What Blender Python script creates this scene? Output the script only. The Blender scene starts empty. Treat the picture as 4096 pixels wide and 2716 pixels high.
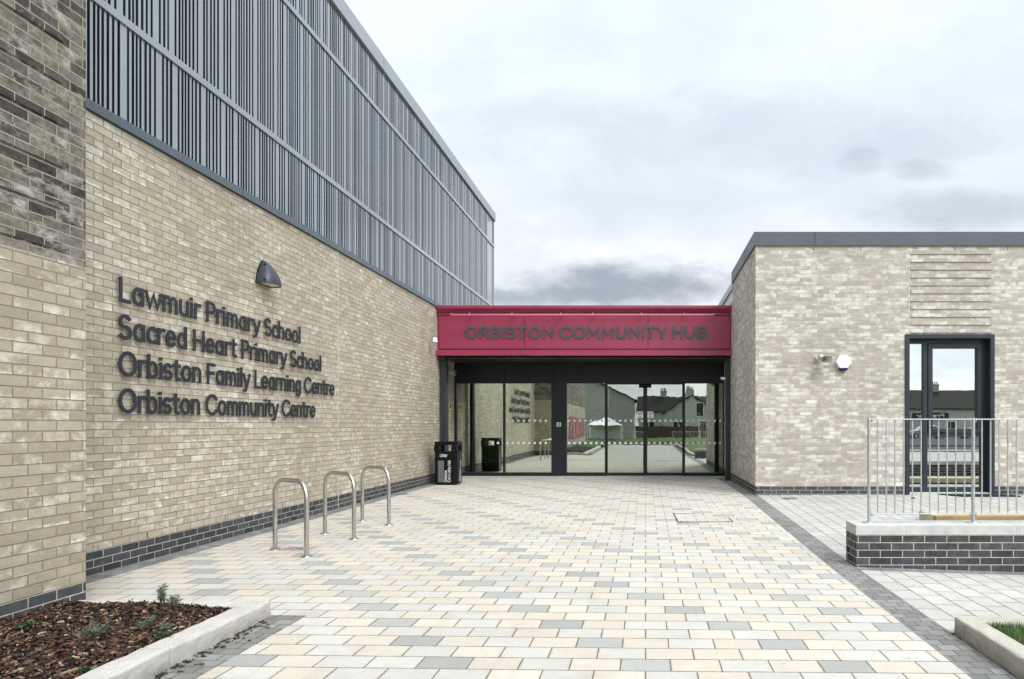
import bpy, bmesh, math, random
from mathutils import Vector, Matrix, noise
R = math.radians
SC = bpy.context.scene
COL = SC.collection
random.seed(7)

# ------------------------------------------------------------------ camera
EYE = 1.40
cd = bpy.data.cameras.new('camera'); cam = bpy.data.objects.new('camera', cd); COL.objects.link(cam)
cam.location = (0, 0, EYE); cam.rotation_euler = (R(90), 0, 0)
cd.sensor_width = 36; cd.lens = 24.0; cd.shift_x = -0.1304; cd.shift_y = 0.0833
cd.clip_start = 0.05; cd.clip_end = 2000
SC.camera = cam
SC.render.resolution_x = 1024; SC.render.resolution_y = 679

# ------------------------------------------------------------------ node helper
class G:
    def __init__(s, nt): s.nt = nt
    def n(s, t, **kw):
        nd = s.nt.nodes.new(t)
        for k, v in kw.items(): setattr(nd, k, v)
        return nd
    def put(s, sock, v):
        if isinstance(v, bpy.types.NodeSocket): s.nt.links.new(v, sock)
        elif v is not None:
            if sock.type == 'RGBA' and isinstance(v, (tuple, list)) and len(v) == 3: v = (*v, 1)
            sock.default_value = v
    def m(s, op, a, b=None, c=None, clamp=False):
        nd = s.n('ShaderNodeMath', operation=op, use_clamp=clamp)
        for i, v in enumerate((a, b, c)):
            if v is not None: s.put(nd.inputs[i], v)
        return nd.outputs[0]
    def mr(s, v, a, b, c=0.0, d=1.0, smooth=False):
        nd = s.n('ShaderNodeMapRange', clamp=True)
        if smooth: nd.interpolation_type = 'SMOOTHSTEP'
        s.put(nd.inputs[0], v)
        for i, q in enumerate((a, b, c, d)): s.put(nd.inputs[i+1], q)
        return nd.outputs[0]
    def mix(s, f, a, b, mode='MIX'):
        nd = s.n('ShaderNodeMix', data_type='RGBA', blend_type=mode)
        s.put(nd.inputs[0], f); s.put(nd.inputs[6], a); s.put(nd.inputs[7], b)
        return nd.outputs[2]
    def noise(s, vec, scale, detail=3, rough=.55, dist=0, dims='3D'):
        nd = s.n('ShaderNodeTexNoise', noise_dimensions=dims)
        if vec is not None: s.put(nd.inputs['Vector'], vec)
        s.put(nd.inputs['Scale'], scale); s.put(nd.inputs['Detail'], detail)
        s.put(nd.inputs['Roughness'], rough); s.put(nd.inputs['Distortion'], dist)
        return nd.outputs[0]
    def comb(s, x, y, z=0.0):
        nd = s.n('ShaderNodeCombineXYZ')
        for i, v in enumerate((x, y, z)): s.put(nd.inputs[i], v)
        return nd.outputs[0]
    def sep(s, v):
        nd = s.n('ShaderNodeSeparateXYZ'); s.put(nd.inputs[0], v)
        return nd.outputs
    def white(s, vec):
        nd = s.n('ShaderNodeTexWhiteNoise', noise_dimensions='3D'); s.put(nd.inputs[0], vec)
        return nd.outputs[0], nd.outputs[1]
    def vmul(s, v, sc):
        nd = s.n('ShaderNodeVectorMath', operation='MULTIPLY'); s.put(nd.inputs[0], v); s.put(nd.inputs[1], sc)
        return nd.outputs[0]
    def bump(s, h, strength, dist):
        nd = s.n('ShaderNodeBump'); s.put(nd.inputs['Height'], h)
        nd.inputs['Strength'].default_value = strength; nd.inputs['Distance'].default_value = dist
        return nd.outputs[0]

# ------------------------------------------------------------------ world: overcast sky, and a weak wide sun behind the cloud
SUN_EL, SUN_AZ = R(46), R(146)          # azimuth clockwise from +Y
W = bpy.data.worlds.new('World'); SC.world = W; W.use_nodes = True
g = G(W.node_tree); W.node_tree.nodes.clear()
sky = g.n('ShaderNodeTexSky', sky_type='NISHITA'); sky.sun_disc = False
sky.sun_elevation = SUN_EL; sky.sun_rotation = SUN_AZ; sky.dust_density = 3
tc = g.n('ShaderNodeTexCoord'); d = tc.outputs['Generated']
dx, dy, dz = g.sep(d)
zc = g.m('MAXIMUM', dz, 0.0)
den = g.m('ADD', zc, 0.26)
pl = g.comb(g.m('DIVIDE', dx, den), g.m('DIVIDE', dy, den), 3.1)
n1 = g.noise(pl, 0.7, 6, .55, .15)
n2 = g.noise(g.vmul(pl, (1.0, 1.05, 1)), 2.4, 9, .62, .15)
cl = g.m('ADD', g.m('MULTIPLY', n1, .62), g.m('MULTIPLY', n2, .38))
t = g.mr(cl, .37, .61, 0, 1, True)
lowdark = g.mr(dz, .02, .34, .0, 1.0, True)
c_dark = g.mix(lowdark, (4.3, 4.7, 5.2), (4.75, 5.3, 5.9))
c_light = g.mix(lowdark, (7.4, 7.6, 7.8), (5.9, 6.4, 6.9))
cloud = g.mix(t, c_dark, c_light)
# a few darker cloud banks low over the roofs ahead
fy = g.m('MAXIMUM', dy, .05); su = g.m('DIVIDE', dx, fy); sv = g.m('DIVIDE', dz, fy)
wn_ = g.comb(su, g.m('MULTIPLY', sv, 2.0), .4)
tear = g.m('MULTIPLY', g.m('SUBTRACT', g.noise(wn_, 8.0, 9, .66, .1), .5), 2.6)
gq = g.m('MULTIPLY', g.mr(sv, .42, .16, 0, 1, True), g.mr(g.m('ABSOLUTE', g.m('SUBTRACT', su, -.02)), 0.6, .0, 0, .85, True))
cloud = g.mix(g.m('MULTIPLY', gq, g.m('MULTIPLY', g.m('ADD', .35, g.m('MULTIPLY', t, .65)), g.m('GREATER_THAN', dy, .1))), cloud, (8.2, 8.3, 8.4))
for cu_, cv_, ru_, rv_, am_ in ((-.02, .205, .20, .045, .95), (-.16, .185, .10, .02, .8), (.315, .385, .04, .026, .3), (.405, .372, .055, .017, .3), (.50, .315, .24, .035, .4), (.12, .43, .5, .07, .22)):
    a_ = g.m('POWER', g.m('DIVIDE', g.m('SUBTRACT', su, cu_), ru_), 2.0); b_ = g.m('POWER', g.m('DIVIDE', g.m('SUBTRACT', sv, cv_), rv_), 2.0)
    q_ = g.m('ADD', g.m('SUBTRACT', 1.0, g.m('ADD', a_, b_)), tear)
    q_ = g.m('MULTIPLY', g.mr(q_, -.25, 1.1, 0, am_, True), g.m('GREATER_THAN', dy, .1))
    cloud = g.mix(q_, cloud, (2.5, 2.85, 3.3))
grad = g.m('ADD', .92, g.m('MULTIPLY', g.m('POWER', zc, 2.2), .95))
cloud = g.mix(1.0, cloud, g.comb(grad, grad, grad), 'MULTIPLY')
# thinner, brighter cloud towards the hidden sun
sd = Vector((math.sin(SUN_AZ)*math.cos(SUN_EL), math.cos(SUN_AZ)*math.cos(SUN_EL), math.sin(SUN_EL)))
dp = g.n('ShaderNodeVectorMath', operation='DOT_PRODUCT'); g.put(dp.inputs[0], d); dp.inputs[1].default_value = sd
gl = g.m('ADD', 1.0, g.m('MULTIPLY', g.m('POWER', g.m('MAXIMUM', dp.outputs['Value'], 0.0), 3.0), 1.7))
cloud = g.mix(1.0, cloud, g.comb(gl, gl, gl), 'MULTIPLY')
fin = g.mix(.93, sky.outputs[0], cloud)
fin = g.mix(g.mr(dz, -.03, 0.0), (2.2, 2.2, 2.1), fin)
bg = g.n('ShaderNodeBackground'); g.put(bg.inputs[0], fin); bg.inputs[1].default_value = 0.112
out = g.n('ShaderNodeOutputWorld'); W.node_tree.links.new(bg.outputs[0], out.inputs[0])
sl = bpy.data.lights.new('sun', 'SUN'); sun = bpy.data.objects.new('sun', sl); COL.objects.link(sun)
sl.energy = 1.4; sl.angle = R(15); sl.color = (1, .96, .9)
sun.rotation_euler = (-sd).to_track_quat('-Z', 'Y').to_euler(); sun.location = sd*60
SC.view_settings.view_transform = 'Standard'; SC.view_settings.look = 'None'
SC.view_settings.exposure = 0.52; SC.view_settings.gamma = 1; SC.view_settings.use_curve_mapping = False

# ------------------------------------------------------------------ materials
MATS = {}
def newmat(name):
    m = bpy.data.materials.new(name); m.use_nodes = True; m.node_tree.nodes.clear()
    g = G(m.node_tree); p = g.n('ShaderNodeBsdfPrincipled'); o = g.n('ShaderNodeOutputMaterial')
    m.node_tree.links.new(p.outputs[0], o.inputs[0]); MATS[name] = m
    return m, g, p
def pos(g): return g.n('ShaderNodeNewGeometry').outputs['Position']

def plain(name, col, rough=.5, metal=0.0, var=.08, scale=6, bump=0.0, bscale=60, spec=.5):
    m, g, p = newmat(name)
    v = g.n('ShaderNodeTexCoord').outputs['Object']
    a = g.noise(v, scale, 5, .6)
    f = g.mr(a, .3, .7)
    lo = tuple(max(0, c*(1-var)) for c in col); hi = tuple(min(1, c*(1+var)) for c in col)
    g.put(p.inputs['Base Color'], g.mix(f, lo, hi))
    g.put(p.inputs['Roughness'], g.mr(a, .3, .7, max(.02, rough-.06), min(1, rough+.06)))
    p.inputs['Metallic'].default_value = metal; p.inputs['Specular IOR Level'].default_value = spec
    if bump: g.put(p.inputs['Normal'], g.bump(g.noise(v, bscale, 4, .6), bump, .004))
    return m

def cells(g, u, v, w, d, uph=0.0, vph=0.0, stag=.5):
    rv = g.m('DIVIDE', g.m('SUBTRACT', v, vph), d); row = g.m('FLOOR', rv)
    par = g.m('SUBTRACT', row, g.m('MULTIPLY', g.m('FLOOR', g.m('DIVIDE', row, 2.0)), 2.0))
    cu = g.m('ADD', g.m('DIVIDE', g.m('SUBTRACT', u, uph), w), g.m('MULTIPLY', par, stag))
    col = g.m('FLOOR', cu)
    fu = g.m('MULTIPLY', g.m('SUBTRACT', cu, col), w); fv = g.m('MULTIPLY', g.m('SUBTRACT', rv, row), d)
    eu = g.m('MINIMUM', fu, g.m('SUBTRACT', w, fu)); ev = g.m('MINIMUM', fv, g.m('SUBTRACT', d, fv))
    return row, col, par, fu, fv, eu, ev

def brick(name, c1, c2, pale, mortar, pale_amt=.5, mdark=1.0, dark=None, dark_amt=0.0, eff=.5, z0=.229, bumpd=.009, mott=.12):
    m, g, p = newmat(name)
    geo = g.n('ShaderNodeNewGeometry'); P = geo.outputs['Position']; Nn = geo.outputs['True Normal']
    x, y, z = g.sep(P); nx, ny, nz = g.sep(Nn)
    isx = g.m('GREATER_THAN', g.m('ABSOLUTE', nx), .6)
    u = g.m('ADD', g.m('MULTIPLY', y, isx), g.m('MULTIPLY', x, g.m('SUBTRACT', 1.0, isx)))
    row, col, par, fu, fv, eu, ev = cells(g, u, z, .225, .075, .02, z0)
    wob = g.m('MULTIPLY', g.m('SUBTRACT', g.noise(P, 22, 3), .5), .005)
    e = g.m('ADD', g.m('MINIMUM', eu, ev), wob)
    jm = g.mr(e, .0032, .0062, 1, 0)             # 1 in the mortar
    rid = g.comb(col, row, isx)
    r1, rc = g.white(rid); r2, _ = g.white(g.comb(col, row, 7.3)); r3, _ = g.white(g.comb(row, col, 3.7))
    base = g.mix(r1, c1, c2)
    if dark: base = g.mix(g.mr(r3, 1-dark_amt-.12, 1-dark_amt+.12), base, dark)
    # whole-brick paling and lime bloom spreading from the bed joints
    big = g.noise(P, .55, 3); mid = g.noise(g.vmul(P, (9, 9, 14)), 1.0, 4, .65); fine = g.noise(P, 95, 4, .7)
    pl_ = g.m('ADD', g.m('MULTIPLY', r2, .42), g.m('ADD', g.m('MULTIPLY', mid, .85), g.m('MULTIPLY', big, .35)))
    pf = g.mr(pl_, 1.08-pale_amt*.5, 1.36-pale_amt*.5, 0, .9)
    base = g.mix(pf, base, pale)
    edge = g.m('SUBTRACT', 1.0, g.m('DIVIDE', fv, .05))
    ef = g.m('ADD', g.m('MULTIPLY', edge, .42), g.m('ADD', g.m('MULTIPLY', r3, .55), g.m('MULTIPLY', mid, .75)))
    base = g.mix(g.mr(ef, 1.42-eff*.5, 1.62-eff*.5, 0, .8), base, tuple(min(1, c*1.16) for c in pale))
    base = g.mix(g.mr(fine, .28, .72, 0, 1), g.mix(1, base, (.80, .80, .80), 'MULTIPLY'), g.mix(1, base, (1.12, 1.12, 1.12), 'MULTIPLY'))
    base = g.mix(g.mr(fine, .66, .74, 0, .5), base, (.1, .085, .07))
    mt = g.mr(g.m('ADD', g.m('MULTIPLY', mid, .6), g.m('MULTIPLY', g.noise(P, 38, 4, .7), .4)), .36, .64, 1-mott, 1+mott*.8); base = g.mix(1, base, g.comb(mt, mt, mt), 'MULTIPLY')
    tone = g.mr(big, .3, .7, .9, 1.08); base = g.mix(1, base, g.comb(tone, tone, tone), 'MULTIPLY')
    mort = g.mix(g.noise(P, 3.0, 4), tuple(c*.8*mdark for c in mortar), tuple(min(1, c*1.15*mdark) for c in mortar))
    g.put(p.inputs['Base Color'], g.mix(jm, base, mort))
    g.put(p.inputs['Roughness'], .92); p.inputs['Specular IOR Level'].default_value = .25
    h = g.m('ADD', g.m('MULTIPLY', jm, -1.0), g.m('ADD', g.m('MULTIPLY', fine, .35), g.m('MULTIPLY', r1, .22)))
    g.put(p.inputs['Normal'], g.bump(h, .75, bumpd))
    return m

brick('buff_brick', (.385, .33, .245), (.485, .425, .33), (.66, .62, .535), (.265, .23, .185), pale_amt=.40, eff=.70)
brick('pale_brick', (.365, .325, .268), (.435, .395, .335), (.63, .60, .545), (.50, .455, .39), pale_amt=.64, eff=.62)
brick('wing_brick', (.35, .295, .215), (.44, .38, .29), (.66, .63, .55), (.27, .24, .195), pale_amt=.32, eff=.68)
brick('charred_brick', (.15, .136, .112), (.24, .215, .175), (.38, .355, .31), (.34, .29, .23), pale_amt=.42, dark=(.062, .058, .053), dark_amt=.36, eff=.5, mott=.55)
brick('dark_plinth_brick', (.045, .047, .050), (.09, .092, .095), (.16, .165, .17), (.42, .39, .34), pale_amt=.02, eff=.12, mott=.35)
brick('engineering_brick', (.04, .042, .047), (.088, .09, .096), (.18, .18, .18), (.47, .41, .35), pale_amt=.0, eff=.14, z0=-.02, mott=.4)

def paving(name, w, d, vph, uph=0.0, palette='main', joint=.0035, stag=.5):
    m, g, p = newmat(name)
    P = pos(g); x, y, z = g.sep(P)
    if palette == 'pale': x, y = y, x
    row, col, par, fu, fv, eu, ev = cells(g, x, y, w, d, uph, vph, stag)
    e = g.m('ADD', g.m('MINIMUM', eu, ev), g.m('MULTIPLY', g.m('SUBTRACT', g.noise(P, 40, 3), .5), .004))
    jm = g.mr(e, joint*.6, joint*1.5, 1, 0)
    r1, _ = g.white(g.comb(col, row, 1.3)); r2, _ = g.white(g.comb(col, row, 5.9))
    fine = g.noise(P, 130, 4, .75); mid = g.noise(P, 7, 4, .6); big = g.noise(P, .5, 3)
    if palette == 'main':
        cream = g.mix(r1, (.50, .447, .37), (.56, .503, .422)); light = g.mix(r1, (.47, .443, .40), (.525, .497, .452)); grey = g.mix(r1, (.325, .32, .295), (.39, .384, .357))
        hr = g.m('FLOOR', g.m('DIVIDE', row, 2.0))
        q = g.m('FLOORED_MODULO', g.m('ADD', col, hr), 4.0)
        gm = g.m('MULTIPLY', g.m('LESS_THAN', g.m('ABSOLUTE', q), .5), g.m('SUBTRACT', 1.0, par))
        odd = g.m('FLOORED_MODULO', g.m('ADD', g.m('ADD', col, hr), 0.0), 2.0)
        sw = g.m('GREATER_THAN', r2, .86)
        odd = g.m('ABSOLUTE', g.m('SUBTRACT', odd, sw))
        base = g.mix(gm, g.mix(odd, light, cream), grey); jc = (.13, .115, .09)
    elif palette == 'pale':
        base = g.mix(r1, (.405, .387, .355), (.485, .465, .43)); jc = (.10, .088, .07)
    else:
        base = g.mix(r1, (.165, .163, .152), (.265, .26, .243)); jc = (.08, .075, .065)
    base = g.mix(g.mr(fine, .3, .7), g.mix(1, base, (.80, .80, .80), 'MULTIPLY'), g.mix(1, base, (1.14, 1.14, 1.14), 'MULTIPLY'))
    base = g.mix(g.mr(fine, .66, .71, 0, .45), base, (.12, .11, .1))
    tone = g.mr(g.m('ADD', g.m('MULTIPLY', mid, .4), g.m('MULTIPLY', big, .6)), .3, .7, .88, 1.06)
    base = g.mix(1, base, g.comb(tone, tone, tone), 'MULTIPLY')
    base = g.mix(g.mr(g.noise(P, 1.7, 6, .7), .54, .8, 0, .45), base, (.29, .24, .18))
    base = g.mix(g.mr(g.noise(g.vmul(P, (2.2, .35, 1)), 1.3, 5, .7), .56, .78, 0, .34), base, (.25, .22, .185))
    base = g.mix(g.mr(g.noise(P, 26, 2, .5), .745, .775, 0, .5), base, (.10, .09, .08))
    base = g.mix(g.m('MULTIPLY', g.mr(e, .018, .004, 0, .45), g.mr(mid, .45, .65)), base, (.20, .165, .12))
    jcol = g.mix(g.mr(g.noise(P, 2.3, 3), .52, .68), jc, (.09, .105, .05))
    g.put(p.inputs['Base Color'], g.mix(jm, base, jcol))
    g.put(p.inputs['Roughness'], .92); p.inputs['Specular IOR Level'].default_value = .12
    h = g.m('ADD', g.m('MULTIPLY', jm, -1.0), g.m('ADD', g.m('MULTIPLY', fine, .3), g.m('MULTIPLY', r2, .35)))
    g.put(p.inputs['Normal'], g.bump(h, .6, .005))
    return m
paving('block_paving', .30, .20, 4.19-.20, -.15, 'main')
paving('pale_paving', .30, .20, 2.13, 4.19, 'pale', .004)
paving('sett_paving', .13, .105, 4.19, -5.11, 'dark', .003)

def terrain(name, c1, c2, scale, bscale=30, rough=.95):
    m, g, p = newmat(name); P = pos(g)
    a = g.noise(P, scale, 6, .65); b = g.noise(P, bscale, 5, .7)
    c = g.mix(g.mr(g.m('ADD', g.m('MULTIPLY', a, .6), g.m('MULTIPLY', b, .4)), .35, .65), c1, c2)
    g.put(p.inputs['Base Color'], c); g.put(p.inputs['Roughness'], rough); p.inputs['Specular IOR Level'].default_value = .2
    g.put(p.inputs['Normal'], g.bump(b, .6, .02)); return m
terrain('lawn', (.045, .085, .018), (.085, .135, .035), .8)
terrain('asphalt', (.05, .05, .052), (.075, .075, .075), 1.5, 90)
terrain('soil', (.018, .012, .008), (.05, .032, .02), 9, 60)

def granite(name, col):
    m, g, p = newmat(name); P = pos(g)
    f = g.noise(P, 160, 3, .8); b = g.noise(P, 4, 5, .65); c = g.noise(P, 420, 2, .8)
    k = g.mix(g.mr(f, .35, .65), tuple(q*.72 for q in col), tuple(min(1, q*1.2) for q in col))
    k = g.mix(g.mr(c, .62, .7, 0, .7), k, (.12, .11, .1))
    tn = g.mr(b, .3, .7, .82, 1.06); k = g.mix(1, k, g.comb(tn, tn, tn), 'MULTIPLY')
    x, y, z = g.sep(P)
    k = g.mix(g.m('MULTIPLY', g.mr(z, .0, .07, 1, 0), g.mr(b, .4, .62, 0, .7)), k, (.2, .19, .15))
    g.put(p.inputs['Base Color'], k); g.put(p.inputs['Roughness'], .9)
    g.put(p.inputs['Normal'], g.bump(g.m('ADD', f, g.m('MULTIPLY', b, .8)), .6, .006)); return m
granite('kerb_granite', (.54, .51, .465))
granite('kerb_tan', (.47, .43, .36))

plain('coping_stone', (.47, .465, .435), .85, var=.16, scale=7, bump=.15, bscale=120)
plain('grey_cladding', (.095, .12, .14), .38, .3, var=.05, scale=2)
plain('slat_metal', (.165, .20, .22), .26, .1, var=.12, scale=1.2)
plain('coping_metal', (.075, .086, .098), .45, .25, var=.08, scale=2.5)
plain('roof_flashing', (.34, .37, .39), .35, .3, var=.06, scale=1.0)
plain('void_black', (.004, .004, .005), .9, var=.1)
plain('red_panel', (.265, .032, .07), .30, 0, var=.08, scale=.7, bump=.25, bscale=1.6)
plain('red_tube', (.40, .085, .15), .28, 0, var=.04)
plain('frame_black', (.010, .011, .013), .42, var=.15, scale=3, spec=.35)
plain('frame_slate', (.021, .026, .033), .42, var=.12, scale=3, spec=.4)
plain('soffit_black', (.009, .009, .010), .55, var=.1, scale=2)
plain('letter_slate', (.020, .024, .031), .45, var=.1)
plain('letter_grey', (.062, .062, .066), .5, var=.06)
plain('bin_black', (.004, .004, .005), .38, var=.1, spec=.22)
plain('bin_print', (.62, .64, .64), .6, var=.05)
plain('bin_grille', (.12, .12, .125), .5, var=.1, scale=30)
plain('steel', (.52, .50, .47), .30, 1.0, var=.1, scale=14)
plain('galvanised', (.50, .53, .55), .45, .75, var=.16, scale=22)
plain('white_plastic', (.80, .81, .80), .4, var=.03)
plain('cream_plastic', (.44, .43, .38), .45, var=.04)
plain('blue_lens', (.004, .008, .045), .3, var=.1, spec=.3)
plain('lamp_metal', (.038, .046, .056), .42, .2, var=.06)
plain('lamp_glass', (.60, .55, .47), .25, var=.12, scale=14)
plain('concrete', (.38, .37, .35), .9, var=.15, scale=5, bump=.2)
plain('timber', (.27, .175, .08), .7, var=.28, scale=3.2, bump=.2)
plain('decking', (.46, .395, .28), .75, var=.14, scale=5, bump=.15)
plain('white_render', (.74, .74, .73), .9, var=.05, scale=2, bump=.15)
plain('mat_rubber', (.012, .012, .012), .9, var=.2, bump=.5, bscale=200)
plain('interior_green', (.42, .52, .33), .8, var=.08)
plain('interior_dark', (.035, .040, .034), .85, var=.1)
plain('interior_floor', (.16, .16, .14), .6, var=.12, scale=3)
plain('interior_ceiling', (.18, .19, .17), .85, var=.05)
plain('dot_white', (.74, .78, .70), .6, var=.03)
plain('paper', (.82, .83, .81), .7, var=.02)
plain('ink', (.015, .015, .018), .6, var=.1)
plain('sign_blue', (.01, .09, .33), .5, var=.05)
plain('sign_yellow', (.72, .60, .05), .5, var=.04)
plain('lollipop_green', (.50, .75, .10), .5, var=.05)
plain('hivis_pole', (.45, .6, .08), .5, var=.05)
plain('sealant', (.60, .57, .50), .8, var=.1)
plain('cable_pink', (.45, .18, .25), .35, var=.1)
plain('leaf_grey', (.13, .155, .11), .7, var=.35, scale=40)
plain('leaf_green', (.03, .062, .02), .6, var=.35, scale=40)
plain('stem', (.10, .085, .05), .8, var=.2)
plain('grass_blade', (.045, .082, .016), .6, var=.6, scale=55)
plain('roof_tile', (.028, .026, .022), .9, var=.4, scale=4, bump=.6, bscale=9, spec=.15)
plain('roughcast', (.36, .345, .32), .95, var=.12, scale=6, bump=.5, bscale=120)
plain('house_render', (.48, .46, .42), .95, var=.12, scale=3, bump=.3)
plain('fence_timber', (.10, .065, .035), .9, var=.3, scale=2.5, bump=.3, bscale=30)
plain('car_paint_silver', (.45, .47, .5), .25, .5, var=.03)
plain('car_paint_dark', (.03, .032, .04), .2, .2, var=.03)
plain('rubber', (.012, .012, .012), .8, var=.1)
plain('glazing_dark', (.02, .024, .028), .06, var=.1)
plain('tent_white', (.78, .78, .78), .7, var=.04)
plain('signal_green', (.0, .4, .2), .3, var=.05)
plain('banner_stripe', (.33, .16, .16), .5, var=.1)
plain('banner_red', (.24, .025, .05), .5, var=.1)

def chips():
    m, g, p = newmat('bark'); ri = g.n('ShaderNodeNewGeometry').outputs['Random Per Island']
    cr = g.n('ShaderNodeValToRGB'); g.put(cr.inputs[0], ri)
    st = [(0, (.008, .005, .0035)), (.4, (.032, .015, .009)), (.68, (.075, .034, .018)), (.86, (.15, .08, .042)), (.96, (.30, .20, .115)), (1, (.45, .35, .23))]
    el = cr.color_ramp.elements
    el[0].position, el[0].color = st[0][0], (*st[0][1], 1); el[1].position, el[1].color = st[-1][0], (*st[-1][1], 1)
    for q, c in st[1:-1]: e = el.new(q); e.color = (*c, 1)
    nz = g.noise(g.n('ShaderNodeTexCoord').outputs['Object'], 90, 3, .7)
    tn = g.mr(nz, .3, .7, .65, 1.25)
    g.put(p.inputs['Base Color'], g.mix(1, cr.outputs[0], g.comb(tn, tn, tn), 'MULTIPLY')); g.put(p.inputs['Roughness'], .85)
chips()
def glass(name, refl, tint, wob=.10):
    m = bpy.data.materials.new(name); m.use_nodes = True; m.node_tree.nodes.clear(); MATS[name] = m
    g = G(m.node_tree); P = pos(g)
    nb = g.bump(g.noise(g.vmul(P, (1, 1, .6)), 2.6, 2, .5), wob, .012)
    fr = g.n('ShaderNodeLayerWeight'); fr.inputs[0].default_value = .35
    f = g.mr(fr.outputs['Fresnel'], 0, 1, refl, 1.0)
    gs = g.n('ShaderNodeBsdfGlossy'); gs.inputs['Roughness'].default_value = .004; gs.inputs['Color'].default_value = (.93, .97, .93, 1); g.put(gs.inputs['Normal'], nb)
    tr = g.n('ShaderNodeBsdfTransparent'); tr.inputs[0].default_value = (*tint, 1)
    mx = g.n('ShaderNodeMixShader'); g.put(mx.inputs[0], f); g.nt.links.new(tr.outputs[0], mx.inputs[1]); g.nt.links.new(gs.outputs[0], mx.inputs[2])
    o = g.n('ShaderNodeOutputMaterial'); g.nt.links.new(mx.outputs[0], o.inputs[0])
glass('lobby_glass', .57, (.62, .76, .56), .065)
glass('door_glass', .42, (.6, .7, .6), .05)
glass('window_glass', .72, (.5, .55, .55), .025)
def emit(name, col, s):
    m = bpy.data.materials.new(name); m.use_nodes = True; m.node_tree.nodes.clear(); MATS[name] = m
    g = G(m.node_tree); e = g.n('ShaderNodeEmission'); e.inputs[0].default_value = (*col, 1); e.inputs[1].default_value = s
    o = g.n('ShaderNodeOutputMaterial'); g.nt.links.new(e.outputs[0], o.inputs[0])
emit('strip_light', (1, .97, .9), 22.0)

_p = [n for n in MATS['slat_metal'].node_tree.nodes if n.type == 'BSDF_PRINCIPLED'][0]
_p.inputs['IOR'].default_value = 1.6; _p.inputs['Coat Weight'].default_value = 1; _p.inputs['Coat IOR'].default_value = 2.3; _p.inputs['Coat Roughness'].default_value = .12
# ------------------------------------------------------------------ geometry helpers
WL = {}
class MB:
    def __init__(s): s.v = []; s.f = []; s.sm = []
    def add(s, vs, fs, smooth=False):
        b = len(s.v); s.v += [tuple(v) for v in vs]
        for f in fs: s.f.append(tuple(b+i for i in f)); s.sm.append(smooth)
        return s
    def box(s, x0, x1, y0, y1, z0, z1):
        vs = [(x, y, z) for x in (x0, x1) for y in (y0, y1) for z in (z0, z1)]
        return s.add(vs, [(0, 1, 3, 2), (4, 6, 7, 5), (0, 4, 5, 1), (2, 3, 7, 6), (0, 2, 6, 4), (1, 5, 7, 3)])
    def prism(s, poly, fn, t0, t1, smooth=False):
        n = len(poly); vs = [fn(a, b, t0) for a, b in poly]+[fn(a, b, t1) for a, b in poly]
        fs = [tuple(range(n)), tuple(range(2*n-1, n-1, -1))]
        s.add(vs, fs)
        return s.add(vs, [(i, i+n, (i+1) % n+n, (i+1) % n) for i in range(n)], smooth)
    def tube(s, pts, r, n=12, closed=False, cap=True):
        pts = [Vector(p) for p in pts]; k = len(pts); rs = r if isinstance(r, (list, tuple)) else [r]*k
        vs = []; up = None
        for i, p in enumerate(pts):
            if closed: t = pts[(i+1) % k]-pts[i-1]
            else: t = pts[min(i+1, k-1)]-pts[max(i-1, 0)]
            t.normalize()
            if up is None:
                up = Vector((0, 0, 1)) if abs(t.z) < .9 else Vector((1, 0, 0))
            a = (up - t*up.dot(t)).normalized(); up = a; b = t.cross(a)
            for j in range(n):
                q = 2*math.pi*j/n; vs.append(p+(a*math.cos(q)+b*math.sin(q))*rs[i])
        fs = []
        for i in range(k if closed else k-1):
            for j in range(n):
                fs.append((i*n+j, i*n+(j+1) % n, ((i+1) % k)*n+(j+1) % n, ((i+1) % k)*n+j))
        s.add(vs, fs, True)
        if cap and not closed: s.add(vs[:n], [tuple(range(n))[::-1]]); s.add(vs[-n:], [tuple(range(n))])
        return s
    def lathe(s, prof, c=(0, 0, 0), n=24, mat=None):
        mat = mat or Matrix.Identity(4); vs = []
        for r, z in prof:
            for j in range(n):
                q = 2*math.pi*j/n; vs.append(Vector(c)+mat.to_3x3() @ Vector((r*math.cos(q), r*math.sin(q), z)))
        fs = [(i*n+j, i*n+(j+1) % n, (i+1)*n+(j+1) % n, (i+1)*n+j) for i in range(len(prof)-1) for j in range(n)]
        return s.add(vs, fs, True)
    def build(s, name, mat, parent=None, bevel=0.0, local=False):
        me = bpy.data.meshes.new(name); me.from_pydata(s.v, [], s.f); me.update()
        me.polygons.foreach_set('use_smooth', s.sm)
        bm = bmesh.new(); bm.from_mesh(me)
        if not local and parent is not None:
            bmesh.ops.translate(bm, vec=-WL[parent], verts=bm.verts)
        bmesh.ops.recalc_face_normals(bm, faces=bm.faces)
        if bevel:
            bmesh.ops.remove_doubles(bm, verts=bm.verts, dist=1e-5)
            bmesh.ops.bevel(bm, geom=list(bm.edges), offset=bevel, segments=2, affect='EDGES', profile=.5, clamp_overlap=True)
        bm.to_mesh(me); bm.free()
        o = bpy.data.objects.new(name, me); COL.objects.link(o); me.materials.append(MATS[mat])
        if parent is not None: o.parent = parent; WL[o] = WL[parent]
        else: WL[o] = Vector((0, 0, 0))
        return o
def tag(o, label=None, cat=None, group=None, kind=None):
    if label: o['label'] = label
    if cat: o['category'] = cat
    if group: o['group'] = group
    if kind: o['kind'] = kind
    return o
def thing(name, label, cat, loc=(0, 0, 0), rz=0.0, group=None):
    o = bpy.data.objects.new(name, None); COL.objects.link(o); o.location = loc; o.rotation_euler = (0, 0, rz)
    o.empty_display_size = .2; WL[o] = Vector(loc)
    return tag(o, label, cat, group)
def copy_tree(o, parent=None):
    c = o.copy(); COL.objects.link(c); WL[c] = WL[o]
    if parent is not None: c.parent = parent
    for ch in list(o.children): copy_tree(ch, c)
    return c

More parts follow.
